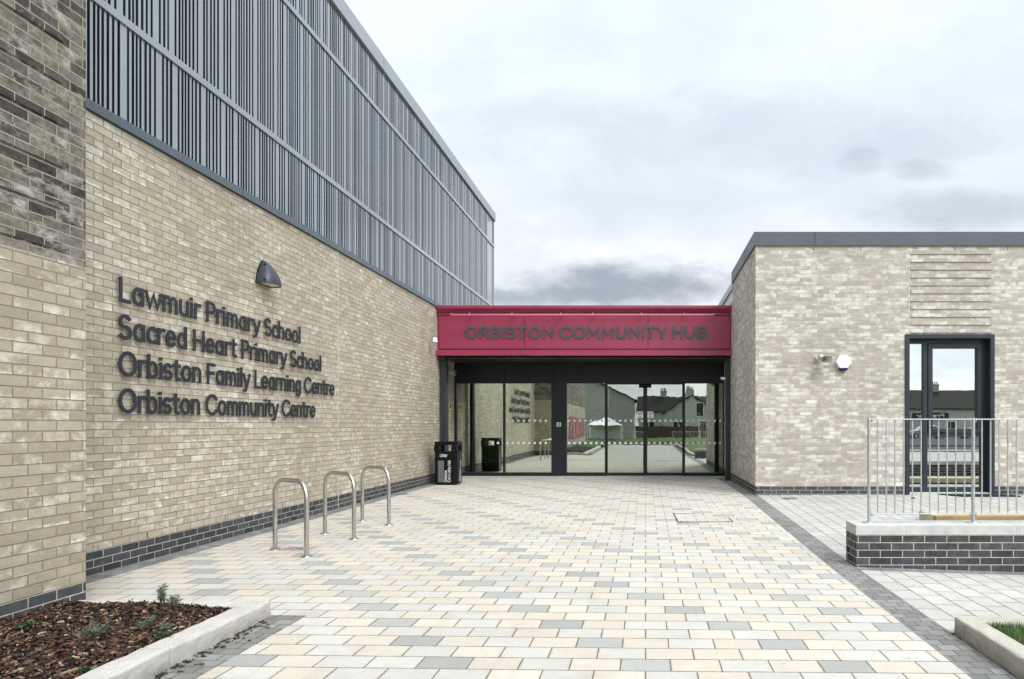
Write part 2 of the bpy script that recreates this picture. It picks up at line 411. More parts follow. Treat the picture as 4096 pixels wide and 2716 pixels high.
# ground heights read off the photograph: the court falls gently to the near right
XS = [-30, -5.1, 0, 2.1, 3.83, 8, 40]; YS = [-14, 0, 4, 7, 13, 16.5, 18.4, 40]
ZZ = [[0, 0, -.10, -.14, -.16, -.18, -.18], [.02, .02, -.05, -.08, -.13, -.17, -.17], [.02, .02, -.04, -.055, -.115, -.15, -.15],
      [.02, .015, -.02, -.043, -.10, -.12, -.12], [.01, .01, .0, .06, .07, .07, .07], [.005, .005, -.01, .03, .05, .05, .05],
      [-.02]*7, [-.02]*7]
def zf(x, y):
    x = min(max(x, XS[0]), XS[-1]-1e-6); y = min(max(y, YS[0]), YS[-1]-1e-6)
    i = max(k for k in range(len(XS)-1) if XS[k] <= x); j = max(k for k in range(len(YS)-1) if YS[k] <= y)
    a = (x-XS[i])/(XS[i+1]-XS[i]); b = (y-YS[j])/(YS[j+1]-YS[j])
    return (ZZ[j][i]*(1-a)+ZZ[j][i+1]*a)*(1-b)+(ZZ[j+1][i]*(1-a)+ZZ[j+1][i+1]*a)*b
def sheet(mb, x0, x1, y0, y1, dz=0.0, step=.6, fn=zf):
    nx = max(1, int((x1-x0)/step)); ny = max(1, int((y1-y0)/step))
    vs = [(x0+(x1-x0)*i/nx, y0+(y1-y0)*j/ny, fn(x0+(x1-x0)*i/nx, y0+(y1-y0)*j/ny)+dz) for j in range(ny+1) for i in range(nx+1)]
    return mb.add(vs, [(j*(nx+1)+i, j*(nx+1)+i+1, (j+1)*(nx+1)+i+1, (j+1)*(nx+1)+i) for j in range(ny) for i in range(nx)])
def struct(name, mb, mat): return tag(mb.build(name, mat), kind='structure')

# ------------------------------------------------------------------ stroke lettering
def arc(cx, cy, rx, ry, a0, a1, n=14):
    return [(cx+rx*math.cos(R(a0+(a1-a0)*i/n)), cy+ry*math.sin(R(a0+(a1-a0)*i/n))) for i in range(n+1)]
X = .70     # x height
def obowl(): return [(.50, .52)]+arc(.30, X/2, .25, X/2, 62, 298, 22)+[(.50, .18)]
def bowl(cx, w): return ('c', arc(cx, X/2, w, X/2, 0, 360, 28)[:-1])
S_UP = arc(.30, .755, .245, .245, 35, 215, 14)+[(.20, .585), (.40, .46)][0:0]
def s_curve(w, h):
    a = arc(w/2, h*.745, w*.44, h*.255, 38, 250, 14); b = arc(w/2, h*.255, w*.47, h*.255, 75, -142, 14)
    return a+b
GL = {
 'L': (.52, [[(.06, 1), (.06, 0), (.50, 0)]]), 'P': (.60, [[(.06, 0), (.06, 1)], [(.06, 1), (.33, 1)]+arc(.33, .745, .25, .255, 90, -90)+[(.06, .49)]]),
 'S': (.60, [s_curve(.58, 1.0)]), 'H': (.74, [[(.06, 0), (.06, 1)], [(.68, 0), (.68, 1)], [(.06, .51), (.68, .51)]]),
 'O': (.88, [('c', arc(.44, .5, .40, .5, 0, 360, 36)[:-1])]), 'F': (.54, [[(.06, 0), (.06, 1), (.52, 1)], [(.06, .53), (.46, .53)]]),
 'C': (.80, [arc(.46, .5, .42, .5, 42, 318, 26)]), 'R': (.66, [[(.06, 0), (.06, 1)], [(.06, 1), (.34, 1)]+arc(.34, .735, .24, .265, 90, -90)+[(.06, .47)], [(.34, .47), (.60, 0)]]),
 'B': (.66, [[(.06, 0), (.06, 1)], [(.06, 1), (.34, 1)]+arc(.34, .765, .21, .235, 90, -90)+[(.06, .53)], [(.12, .53), (.36, .53)]+arc(.36, .265, .24, .265, 90, -90)+[(.06, 0)]]),
 'I': (.12, [[(.06, 0), (.06, 1)]]), 'T': (.62, [[(.31, 0), (.31, 1)], [(0, 1), (.62, 1)]]), 'N': (.78, [[(.06, 0), (.06, 1), (.70, 0), (.70, 1)]]),
 'M': (.90, [[(.06, 0), (.06, 1), (.44, .28), (.82, 1), (.82, 0)]]), 'U': (.74, [[(.06, 1), (.06, .34)]+arc(.37, .31, .31, .31, 180, 360)+[(.68, 1)]]),
 'Y': (.64, [[(0, 1), (.32, .45), (.64, 1)], [(.32, .45), (.32, 0)]]), 'A': (.70, [[(0, 0), (.35, 1), (.70, 0)], [(.13, .34), (.57, .34)]]),
 'a': (.58, [obowl(), [(.52, X), (.52, 0)]]), 'b': (.58, [[(.06, 1.03), (.06, 0)], [(.58-p[0], p[1]) for p in obowl()]]), 'd': (.58, [obowl(), [(.52, 1.03), (.52, 0)]]),
 'c': (.46, [arc(.30, X/2, .26, X/2, 48, 312, 18)]), 'e': (.56, [arc(.29, X/2, .235, X/2, 2, 318, 24), [(.12, .37), (.47, .37)]]),
 'g': (.58, [obowl(), [(.52, X), (.52, -.06)]+arc(.29, -.06, .23, .22, 0, -140)]), 'h': (.56, [[(.06, 1.03), (.06, 0)], [(.06, .40)]+arc(.28, .45, .22, .25, 160, 0)+[(.50, 0)]]),
 'i': (.12, [[(.06, X), (.06, 0)], [(.06, .93), (.06, .955)]]), 'l': (.12, [[(.06, 1.03), (.06, 0)]]),
 'm': (.86, [[(.06, X), (.06, 0)], [(.06, .42)]+arc(.25, .46, .18, .24, 160, 0)+[(.43, 0)], [(.43, .42)]+arc(.62, .46, .18, .24, 160, 0)+[(.80, 0)]]),
 'n': (.56, [[(.06, X), (.06, 0)], [(.06, .40)]+arc(.28, .45, .22, .25, 160, 0)+[(.50, 0)]]), 'o': (.60, [bowl(.30, .26)]),
 'r': (.36, [[(.06, X), (.06, 0)], [(.06, .40)]+arc(.30, .44, .24, .26, 165, 72)]), 's': (.46, [s_curve(.44, X)]),
 't': (.38, [[(.17, .92), (.17, .17)]+arc(.32, .17, .15, .17, 180, 290), [(0, X), (.36, X)]]), 'u': (.56, [[(.06, X), (.06, .25)]+arc(.28, .25, .22, .25, 180, 360), [(.50, X), (.50, 0)]]),
 'w': (.80, [[(0, X), (.20, 0), (.40, .62), (.60, 0), (.80, X)]]), 'y': (.54, [[(0, X), (.27, .03)], [(.54, X), (.20, -.24), (.06, -.26)]]), ' ': (.22, []),
}
def ribbon(mb, pts, w, fn, t0, t1, closed=False):
    n = len(pts); P = [Vector((p[0], p[1])) for p in pts]; L = []; Rr = []
    for i in range(n):
        if closed or 0 < i < n-1:
            a = (P[i]-P[i-1]).normalized(); b = (P[(i+1) % n]-P[i]).normalized()
            na = Vector((-a.y, a.x)); nb = Vector((-b.y, b.x)); q = (na+nb)
            q = q/max(.35, (1+na.dot(nb))) if q.length > 1e-6 else na
            if q.length > 1.3: q = q.normalized()*1.3
        else:
            a = (P[1]-P[0]) if i == 0 else (P[-1]-P[-2]); a.normalize(); q = Vector((-a.y, a.x))
        L.append(P[i]+q*w/2); Rr.append(P[i]-q*w/2)
    if not closed:
        for i, j in ((0, 1), (n-1, n-2)):
            t_ = (P[i]-P[j]).normalized()*w*.42; L[i] = L[i]+t_; Rr[i] = Rr[i]+t_
    vs = []
    for i in range(n):
        vs += [fn(L[i].x, L[i].y, t0), fn(Rr[i].x, Rr[i].y, t0), fn(L[i].x, L[i].y, t1), fn(Rr[i].x, Rr[i].y, t1)]
    fs = []
    for i in range(n if closed else n-1):
        a = 4*i; b = 4*((i+1) % n)
        fs += [(a+2, b+2, b+3, a+3), (a, a+1, b+1, b), (a, b, b+2, a+2), (a+1, a+3, b+3, b+1)]
    if not closed: fs += [(0, 2, 3, 1), (4*n-4, 4*n-3, 4*n-1, 4*n-2)]
    mb.add(vs, fs)
def layout(text, gap=.135):
    x = 0; res = []
    for ch in text:
        w = GL[ch][0]; res.append((ch, x)); x += w+(gap if ch != ' ' else .10)
    return res, x-gap
def glyph(mb, ch, x0, y0, s, sx, wt, fn, t0, t1):
    for k, st in enumerate(GL[ch][1]):
        closed = isinstance(st, tuple); pts = st[1] if closed else st
        pts = [(x0+p[0]*sx, y0+p[1]*s) for p in pts]
        # keep the outline inside the cap height: pull strokes in by half their weight
        ribbon(mb, pts, wt, fn, t0, t1-k*.0012, closed)
def lettering(root, text, x0, y0, cap, length, wt, fn, t0, t1, mat, pins=None, gap=.135, one=None):
    lay, tot = layout(text, gap); sx = length/tot
    for ch, lx in lay:
        if ch == ' ': continue
        mb = one or MB(); glyph(mb, ch, x0+lx*sx, y0, cap, sx, wt, fn, t0, t1)
        if pins is not None:
            for st in GL[ch][1]:
                pts = st[1] if isinstance(st, tuple) else st
                idx = [0, len(pts)//2] if isinstance(st, tuple) else [0, len(pts)-1]
                for q in idx:
                    a, b = x0+lx*sx+pts[q][0]*sx, y0+pts[q][1]*cap
                    c = Vector(fn(a, b, pins)); e = Vector(fn(a, b, t0)); mb.tube([c, e], .0045, 6)
        if one is None: mb.build('letter', mat, root)
    return sx

# ================================================================== SETTING: ground
def far(x, y): return -.34
mb = MB(); sheet(mb, -400, 400, -400, 400, 0, 400, far); struct('ground', mb, 'lawn')
mb = MB(); sheet(mb, -4.87, 1.87, 5.04, 18.2); sheet(mb, -2.50, 1.87, -13.6, 5.04); struct('paving_court', mb, 'block_paving')
mb = MB(); sheet(mb, 2.13, 20, 4.77, 13.2); sheet(mb, 8, 20, -13.6, 4.77); struct('paving_path', mb, 'pale_paving')
mb = MB(); sheet(mb, -5.15, -4.87, 5.04, 18.2); sheet(mb, -2.76, -2.50, -13.6, 5.04); sheet(mb, 1.87, 2.13, -13.6, 18.2)
sheet(mb, 2.13, 14, 6.79, 6.95, .004); struct('paving_border', mb, 'sett_paving')
mb = MB(); sheet(mb, -60, 60, -23, -15.2, -.16, 20, lambda x, y: 0); struct('road', mb, 'asphalt')
mb = MB(); sheet(mb, -60, 60, -15.2, -13.6, -.12, 5, lambda x, y: 0); struct('pavement', mb, 'pale_paving')
mb = MB(); sheet(mb, -60, 60, -46, -23, -.10, 10, lambda x, y: 0); struct('verge', mb, 'lawn')
mb = MB(); sheet(mb, 16, 70, -62, -23.2, -.09, 20, lambda x, y: 0); struct('car_park', mb, 'asphalt')
mb = MB(); mb.box(-5.15, 2.2, 18.02, 18.24, -.10, .032); struct('threshold_slab', mb, 'concrete')

# ================================================================== HALL with slatted cladding (left)
WX = -5.11
hall = thing('school_hall', 'tall school hall with buff brick base under grey slatted metal cladding', 'building', (WX, 12, 0))
MB().box(-14, WX, 5.0, 18.6, .229, 4.28).box(-14, WX, 18.6, 23, 3.9, 4.28).build('wall', 'buff_brick', hall)
MB().box(-14, WX, 5.0, 18.6, -.3, .229).build('plinth', 'dark_plinth_brick', hall)
MB().box(-14, WX-.22, 5.3, 22.98, 4.281, 8.3).build('backing', 'void_black', hall)
MB().box(WX-.219, WX+.035, 5.3, 23.0, 4.285, 4.375).build('sill', 'grey_cladding', hall)
for yy in (8.6, 13.4, 18.2): MB().box(WX+.034, WX+.0362, yy, yy+.006, 4.285, 4.375).build('sill_joint', 'void_black', hall)
for z0 in (5.315, 7.365): MB().box(WX-.075, WX+.022, 5.3, 23.0, z0, z0+.075).build('rail', 'slat_metal', hall)
PT = [.059, .074, .115, .064, .050, .051, .072, .063, .070, .119, .064, .061, .116, .064, .049, .054, .062, .063, .068, .120]
for ri, (z0, z1) in enumerate(((4.375, 5.315), (5.39, 7.365), (7.44, 8.262))):
    mb = MB(); y = 5.30+ri*.19; k = ri*7
    while y < 22.95:
        p_ = PT[k % 20]; k += 1
        if k % 20 == 0: k += random.choice((0, 3, 5))
        y1 = min(y+p_-.033-random.uniform(-.002, .003), 22.97)
        o_ = random.uniform(-.002, .002); mb.box(WX-.003+o_, WX+o_, y, y1, z0, z1); y += p_
    mb.build('slat_panel', 'slat_metal', hall)
MB().box(-14.1, WX+.05, 5.3, 23.05, 8.262, 8.53).build('coping', 'roof_flashing', hall)
for yy in (7.2, 10.2, 13.2, 16.2, 19.2, 22.2): MB().box(WX+.049, WX+.052, yy, yy+.008, 8.262, 8.53).build('coping_joint', 'coping_metal', hall)
MB().box(WX-.06, WX+.012, 22.95, 23.0, 4.375, 8.262).build('corner_trim', 'slat_metal', hall)
MB().box(WX, WX+.002, 11.345, 11.357, .0, 4.284).build('movement_joint', 'sealant', hall)
for yy, zz in ((6.62, 4.12), (7.52, 4.12), (8.42, 4.12), (9.32, 4.12), (10.2, 4.12), (7.0, .27), (8.3, .27), (9.6, .27), (10.9, .27)):
    MB().box(WX, WX+.002, yy, yy+.01, zz-.03, zz+.03).build('weep_vent', 'grey_cladding', hall)

# ================================================================== near brick wing (left edge)
PX = -4.19
wing = thing('brick_wing', 'nearest brick wing with charred dark brick band over buff brick at the left edge', 'building', (PX, 0, 0))
MB().box(-12, PX, -11, 5.11, .229, 2.574).build('wall', 'wing_brick', wing)
MB().box(-12, PX, -11, 5.11, 2.574, 6.6).build('upper_wall', 'charred_brick', wing)
MB().box(-12, PX, -11, 5.11, -.3, .229).build('plinth', 'dark_plinth_brick', wing)
mb = MB()
for k in range(0, 50, 4):
    z0 = 2.574+.075*(k+1)
    if z0 < 6.2: mb.box(PX-.01, PX+.012, -9, 4.90, z0, z0+.150)
mb.build('projecting_courses', 'charred_brick', wing)
MB().box(-12.05, PX+.04, -11.05, 5.15, 6.6, 6.85).build('coping', 'coping_metal', wing)
bn = thing('wall_banner', 'red banner panel fixed low on the brick wing, seen mirrored in the entrance glass', 'banner', (PX, -4, 1.1))
MB().box(PX+.002, PX+.03, -10.2, -.6, .62, 1.85).build('panel', 'banner_red', bn)
for k in range(6): MB().box(PX+.03, PX+.034, -9.6+1.5*k, -9.1+1.5*k, .64, 1.83).build('stripe', 'banner_stripe', bn)

# ================================================================== right brick building
RX, RY = 2.10, 13.03
rb = thing('brick_building', 'single storey pale brick building with grey roof edge and tall dark window', 'building', (RX, RY, 0))
WX0, WX1, WZ = 4.95, 6.65, 3.127
b_ = MB(); b_.box(RX, WX0, RY, RY+.33, .229, 4.815).box(WX1, 20, RY, RY+.33, .229, 4.815).box(WX0, WX1, RY, RY+.33, WZ, 4.815)
b_.box(RX, RX+.33, RY+.33, 16.45, .229, 4.815).build('wall', 'pale_brick', rb)
MB().box(RX, WX0, RY, RY+.33, -.3, .229).box(WX1, 20, RY, RY+.33, -.3, .229).box(RX, RX+.33, RY+.33, 18.3, -.3, .229).build('plinth', 'dark_plinth_brick', rb)
MB().box(RX, RX+.33, 16.45, 18.3, .229, 4.4).build('side_wall', 'pale_brick', rb)
mb = MB()
for k in range(11):
    z0 = .229+.075*(39+2*k)
    mb.box(5.05, 6.60, RY-.017, RY+.01, z0, z0+.075)
mb.build('projecting_courses', 'pale_brick', rb)
cp = MB(); cp.box(RX-.03, 20, RY-.035, RY+.4, 4.815, 5.075).box(RX-.03, RX+.4, RY+.4, 16.45, 4.815, 5.075); cp.build('coping', 'coping_metal', rb)
for xx in (3.22, 8.35): MB().box(xx, xx+.01, RY-.037, RY-.034, 4.815, 5.075).build('coping_joint', 'void_black', rb)
MB().box(RX-.032, RX-.029, 14.3, 14.31, 4.815, 5.075).build('coping_joint', 'void_black', rb)
MB().box(RX+.4, 20, RY+.4, 22, 4.5, 4.7).build('roof', 'coping_metal', rb)
MB().box(5.032, 5.044, RY-.003, RY+.01, WZ, 4.812).build('movement_joint', 'sealant', rb)
for xx in (3.2, 4.1, 5.9, 6.9): MB().box(xx, xx+.01, RY-.003, RY+.01, 4.73, 4.79).build('weep_vent', 'void_black', rb)
for xx in (5.3, 5.75, 6.2): MB().box(xx, xx+.01, RY-.003, RY+.01, WZ+.005, WZ+.05).build('weep_vent', 'void_black', rb)
# window set in a dark surround
wn = MB(); wn.box(WX0, WX0+.08, RY-.035, RY+.2, .02, WZ).box(WX1-.08, WX1, RY-.035, RY+.2, .02, WZ).box(WX0+.08, WX1-.08, RY-.035, RY+.2, WZ-.08, WZ)
win = wn.build('window', 'frame_slate', rb, bevel=.004)
gx0, gx1 = WX0+.08, WX1-.08
fr = MB(); YF = RY+.15
fr.box(gx0, gx0+.012, YF, YF+.09, .10, WZ-.08).box(gx1-.075, gx1, YF, YF+.09, .10, WZ-.08).box(gx0+.012, gx1-.075, YF, YF+.09, WZ-.16, WZ-.08).box(gx0+.012, gx1-.075, YF, YF+.09, .10, .20)
fr.box(5.36, 5.445, YF, YF+.09, .20, WZ-.16).box(5.445, gx1-.075, YF, YF+.09, 1.165, 1.24).build('frame', 'frame_slate', win, bevel=.003)
cz0, cz1, cx0, cx1 = 1.245, WZ-.165, 5.452, gx1-.08
cs = MB(); cs.box(cx0, cx0+.085, YF-.02, YF+.07, cz0, cz1).box(cx1-.085, cx1, YF-.02, YF+.07, cz0, cz1).box(cx0+.085, cx1-.085, YF-.02, YF+.07, cz0, cz0+.085).box(cx0+.085, cx1-.085, YF-.02, YF+.07, cz1-.085, cz1)
cs.box((cx0+cx1)/2-.3, (cx0+cx1)/2-.2, YF-.05, YF-.021, cz0+.02, cz0+.04)
cs.build('casement', 'frame_slate', win, bevel=.003)
for a in ((gx0+.012, 5.36, .20, WZ-.16), (cx0+.085, cx1-.085, cz0+.085, cz1-.085), (5.445, gx1-.075, .20, 1.165)):
    MB().box(a[0], a[1], YF+.045, YF+.055, a[2], a[3]).build('pane', 'window_glass', win)
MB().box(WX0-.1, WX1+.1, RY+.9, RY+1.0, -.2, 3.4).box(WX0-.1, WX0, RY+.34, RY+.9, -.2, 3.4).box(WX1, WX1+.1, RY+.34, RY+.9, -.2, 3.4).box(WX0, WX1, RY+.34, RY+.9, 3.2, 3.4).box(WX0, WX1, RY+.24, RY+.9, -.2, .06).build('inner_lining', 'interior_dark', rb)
MB().box(WX0, WX1, RY-.02, RY+.24, -.2, .10).build('door_step', 'coping_stone', rb)
# lower rendered block behind
rr = thing('rendered_block', 'white rendered block with grey roof edge just behind the red canopy end', 'building', (2.2, 19, 0))
MB().box(2.13, 20, 18.31, 24, 3.0, 4.70).box(2.13, 2.4, 16.46, 18.31, 4.401, 4.70).build('wall', 'white_render', rr)
MB().box(2.09, 20.1, 16.46, 24.05, 4.70, 4.86).build('roof_edge', 'roof_flashing', rr)

# ================================================================== entrance lobby
GY = 18.30
lob = thing('entrance_lobby', 'glazed entrance lobby with dark frames under a deep red canopy fascia', 'building', (-1.5, GY, 0))
FY = 16.60
def fasc(prof, x0, x1, name, mat):
    MB().prism(prof, lambda a, b, t: (t, a, b), x0, x1).build(name, mat, lob, bevel=.003)
fasc([(FY, 4.235), (FY, 4.305), (17.2, 4.305), (17.2, 4.13), (FY+.115, 4.13)], WX+.002, RX-.002, 'cornice', 'red_panel')
MB().box(WX+.002, RX-.002, FY+.10, 17.2, 4.082, 4.129).build('cornice_trim', 'red_panel', lob, bevel=.002)
MB().box(WX+.002, RX-.002, FY+.15, 17.15, 3.235, 4.08).build('fascia_backing', 'red_panel', lob)
px = [WX+.05, -2.965, .06, RX-.02]
for i in range(3): MB().box(px[i]+.008, px[i+1]-.008, FY+.118, FY+.149, 3.265, 4.068).build('fascia_panel', 'red_panel', lob, bevel=.003)
fasc([(FY-.01, 3.085), (FY-.01, 3.20), (FY+.09, 3.228), (17.2, 3.228), (17.2, 3.085)], WX+.002, RX-.002, 'lower_trim', 'red_panel')
for xx in (-2.96, .065):
    MB().box(xx-.004, xx+.004, FY-.012, FY-.009, 3.088, 3.198).build('trim_joint', 'banner_red', lob); MB().box(xx-.004, xx+.004, FY-.002, FY+.001, 4.237, 4.303).build('trim_joint', 'banner_red', lob)
sf = MB(); sf.box(WX+.002, RX-.002, 17.2, GY+.2, 3.06, 3.12)
for k in range(12): sf.box(WX+.05+.6*k, WX+.052+.6*k+.585, 16.72, GY+.15, 3.048, 3.0595)
sf.build('soffit', 'soffit_black', lob)
MB().box(WX+.01, RX, 17.2, 24, 3.95, 4.2).build('roof', 'coping_metal', lob)
for x0, x1 in ((-5.05, -4.92), (1.985, 2.095)):
    MB().box(x0, x1, 16.85, 16.98, -.1, 3.047).build('column', 'frame_slate', lob, bevel=.004)
# frame of the glazed screen
fm = MB(); Y0, Y1 = GY-.06, GY+.06
VERT = [(-5.11, -5.05), (-3.81, -3.755), (-2.517, -2.46), (-2.166, -2.106), (-1.09, -1.027), (.998, 1.056), (2.07, 2.10)]
for a, b in VERT: fm.box(a, b, Y0, Y1, .035, 3.045)
for (a, b), (c, d_) in zip(VERT[:-1], VERT[1:]):
    fm.box(b, c, Y0+.003, Y1-.003, 2.507, 2.557).box(b, c, Y0+.003, Y1-.003, 2.96, 3.045)
    if b != -1.027: fm.box(b, c, Y0+.003, Y1-.003, .035, .125)
fm.build('frame', 'frame_black', lob)
for (a, b), (c, d_) in zip(VERT[:-1], VERT[1:]): MB().box(b, c, Y0+.02, Y1-.02, 2.557, 2.96).build('transom_panel', 'frame_black', lob)
MB().box(-2.46, -2.166, Y0+.012, Y1-.012, .125, 2.507).build('solid_panel', 'frame_black', lob)
def dots(x0, n, y, par_, xs=.147):
    for zz in (1.51, .913):
        for k in range(n):
            cx = x0+xs*k
            MB().prism([(cx+.033*math.cos(q*math.pi/9), zz+.033*math.sin(q*math.pi/9)) for q in range(18)], lambda a, b, t: (a, t, b), y, y+.002).build('safety_dot', 'dot_white', par_)
for x0, x1, dx0, n in ((-5.05, -3.81, -4.10, 2), (-3.755, -2.517, -3.70, 8), (-2.106, -1.09, -2.05, 7), (1.056, 2.07, 1.12, 7)):
    pn = MB().box(x0, x1, GY-.012, GY+.012, .125, 2.507).build('pane', 'lobby_glass', lob)
    dots(dx0, n, GY-.016, pn)
for s_, (x0, x1) in enumerate(((-1.027, -.010), (-.006, .998))):
    dr = MB(); a = .052; l0, l1 = (.02, a) if s_ == 0 else (a, .02)
    dr.box(x0, x0+l0, GY-.10, GY-.064, .045, 2.505).box(x1-l1, x1, GY-.10, GY-.064, .045, 2.505).box(x0+l0, x1-l1, GY-.10, GY-.064, .045, .125).box(x0+l0, x1-l1, GY-.10, GY-.064, 2.475, 2.505)
    dr = dr.build('sliding_door', 'frame_black', lob)
    MB().box(x0+l0, x1-l1, GY-.088, GY-.076, .125, 2.475).build('pane', 'door_glass', dr)
    dots(x0+.06 if s_ == 0 else x0+.10, 7, GY-.092, dr, .145)
    lx = x1-.215 if s_ == 0 else x0+.056
    MB().box(lx, lx+.16, GY-.093, GY-.089, 1.585, 1.755).build('door_notice', 'paper', dr)
    tx = MB(); fn_ = lambda a, b, t: (a, GY-.093-t, b)
    lettering(None, 'Automatic', lx+.012, 1.705, .028, .136, .006, fn_, 0, .001, 'ink', one=tx); lettering(None, 'door', lx+.045, 1.66, .028, .07, .006, fn_, 0, .001, 'ink', one=tx)
    tx.box(lx+.06, lx+.10, GY-.094, GY-.0931, 1.6, 1.625); tx.build('notice_print', 'ink', dr)
sn = MB().tube([(-.175, GY-.14, 2.44), (.155, GY-.14, 2.44)], .05, 14).build('door_sensor', 'bin_black', lob)
MB().box(-1.03, 1.0, GY-.14, GY-.07, .030, .044).build('door_track', 'steel', lob)
# inside of the lobby
MB().box(-5.1, 2.1, 18.37, 24, -.1, .03).build('inner_floor', 'interior_floor', lob)
MB().box(-1.2, 1.2, 18.7, 20.3, .030, .037).build('entrance_mat', 'mat_rubber', lob)
MB().box(-5.1, 2.1, 18.37, 24, 2.9, 3.0).build('inner_ceiling', 'interior_ceiling', lob)
MB().box(-5.1, -1.3, 22.0, 22.15, .03, 2.9).box(1.2, 2.1, 20.4, 20.5, .03, 2.9).build('inner_wall', 'interior_green', lob)
MB().box(-1.3, 2.3, 23.9, 24.0, .03, 2.9).box(-5.1, -5.06, 18.37, 22.0, .03, 2.9).box(2.06, 2.1, 18.37, 24, .03, 2.9).box(-5.06, -1.3, 21.985, 21.999, .03, .30).build('inner_dark_wall', 'interior_dark', lob)
MB().box(-4.93, -3.95, 19.6, 19.7, .30, 2.9).build('inner_partition', 'interior_green', lob)
MB().box(-4.93, -3.95, 19.59, 19.71, .03, .30).build('inner_skirting', 'interior_dark', lob)
MB().box(-5.06, -4.955, 18.9, 19.3, .03, 2.9).build('inner_pillar', 'interior_dark', lob)
tx = MB(); lettering(None, 'ON', -1.62, 1.62, .26, .42, .05, lambda a, b, t: (a, 21.99-t, b), 0, .01, 'ink', one=tx); tx.build('inner_lettering', 'ink', lob)
for (xx, yy) in ((-2.75, 19.2), (-4.3, 18.85), (.45, 21.5), (.6, 20.3), (.55, 19.3), (1.55, 18.95)):  # last entry is an added fill lamp that brightens the STOP disc
    MB().box(xx-.25 if xx < 0 else xx, xx+.22, yy, yy+.08, 2.86, 2.898).build('ceiling_strip_or_fill', 'strip_light', lob)
MB().tube([(-4.955, 16.66, 3.04), (-4.955, 16.70, 3.04), (-4.955, 17.06, 2.9), (-4.955, 17.06, .0)], .03, 10).build('downpipe', 'frame_slate', lob)

# ------------------------------------------------------------------ lettering
def wallfn(a, b, t): return (WX+t, a, b)
for text, base, y1, lab in (('Lawmuir Primary School', 2.592, 10.12, 'top line of slate raised letters reading Lawmuir Primary School on buff brick'),
                            ('Sacred Heart Primary School', 2.232, 10.77, 'second line of slate raised letters reading Sacred Heart Primary School'),
                            ('Orbiston Family Learning Centre', 1.875, 11.22, 'third line of slate raised letters reading Orbiston Family Learning Centre'),
                            ('Orbiston Community Centre', 1.513, 10.575, 'bottom line of slate raised letters reading Orbiston Community Centre')):
    t_ = thing('wall_lettering', lab, 'sign lettering', (WX, 6.62, base), group='lines of raised lettering on the brick wall')
    lettering(t_, text, 6.592, base+.015, .212, y1*.993-6.60, .038, wallfn, .026, .036, 'letter_slate', pins=.0)
fs_ = thing('fascia_lettering', 'large grey capitals reading ORBISTON COMMUNITY HUB on the red fascia', 'sign lettering', (-1.45, FY+.1, 3.5))
lettering(fs_, 'ORBISTON COMMUNITY HUB', -4.405, 3.540, .248, 5.90, .066, lambda a, b, t: (a, FY+.118-t, b), .002, .022, 'letter_grey', gap=.20)
sb = thing('sign_light', 'pink red tubular light bar on brackets above the fascia lettering', 'sign light', (-1.5, FY, 4.03))
MB().tube([(-4.66, FY-.22, 4.03), (1.64, FY-.22, 4.03)], .030, 14).build('tube', 'red_tube', sb)
MB().tube([(-4.68, FY-.22, 4.04), (-4.63, FY-.22, 4.04)], .032, 14).build('end_cap', 'red_tube', sb); MB().tube([(1.61, FY-.22, 4.04), (1.66, FY-.22, 4.04)], .032, 14).build('end_cap', 'red_tube', sb)
for xx in (-4.24, -3.22, -2.04, -1.27, -.10, .93):
    MB().tube([(xx, FY+.12, 4.10), (xx, FY-.1, 4.10), (xx, FY-.2, 4.075), (xx, FY-.22, 4.045)], .014, 8).build('bracket', 'red_tube', sb)

# ------------------------------------------------------------------ wall lamp
lp = thing('wall_lamp', 'dark grey shield shaped wall lamp with pale lens above the raised lettering', 'wall lamp', (WX, 9.11, 3.26))
rows = []; NT = 16; NA = 18
for i in range(NT+1):
    t_ = i/NT; w = .160*(1-t_**1.75)+.018; p_ = .165*(1-t_**2.1)+.026
    ring = []
    for j in range(NA+1):
        a = math.pi*j/NA; e = .62
        ca, sa = math.cos(a), math.sin(a)
        ring.append((WX+.02+p_*(abs(sa)**e), 9.11-w*math.copysign(abs(ca)**e, ca), 3.262+.32*t_))
    rows.append(ring)
vs = [v for r in rows for v in r]; n_ = NA+1
mb = MB(); mb.add(vs, [(i*n_+j, i*n_+j+1, (i+1)*n_+j+1, (i+1)*n_+j) for i in range(NT) for j in range(NA)], True)
mb.add(rows[-1], [tuple(range(n_))]); mb.build('shade', 'lamp_metal', lp)
rim = [(WX+.02+(v[0]-WX-.02)*.88+.004, 9.11+(v[1]-9.11)*.88, 3.270) for v in rows[0]]
mb = MB(); mb.add(list(rows[0])+[(v[0], v[1], 3.262) for v in rim], [(j, j+1, n_+j+1, n_+j) for j in range(NA)]); mb.build('rim', 'lamp_metal', lp)
MB().add(rim, [tuple(range(n_))]).build('lens', 'lamp_glass', lp)
MB().prism([(9.11-.182, 3.262), (9.11+.182, 3.262), (9.11+.13, 3.45), (9.11+.035, 3.585), (9.11-.035, 3.585), (9.11-.13, 3.45)], lambda a, b, t: (t, a, b), WX+.001, WX+.022).build('back_plate', 'frame_black', lp)
mb = MB()
for dz_, dy_ in ((.27, -.04), (.045, -.19)):
    i = min(NT, int(dz_/.32*NT)); v = rows[i][2]; mb.lathe([(.0, .004), (.012, .004), (.012, -.01)], (v[0]+.004, v[1]-.003, v[2]), 10, Matrix.Rotation(R(100), 4, 'X'))
mb.build('screw', 'void_black', lp)

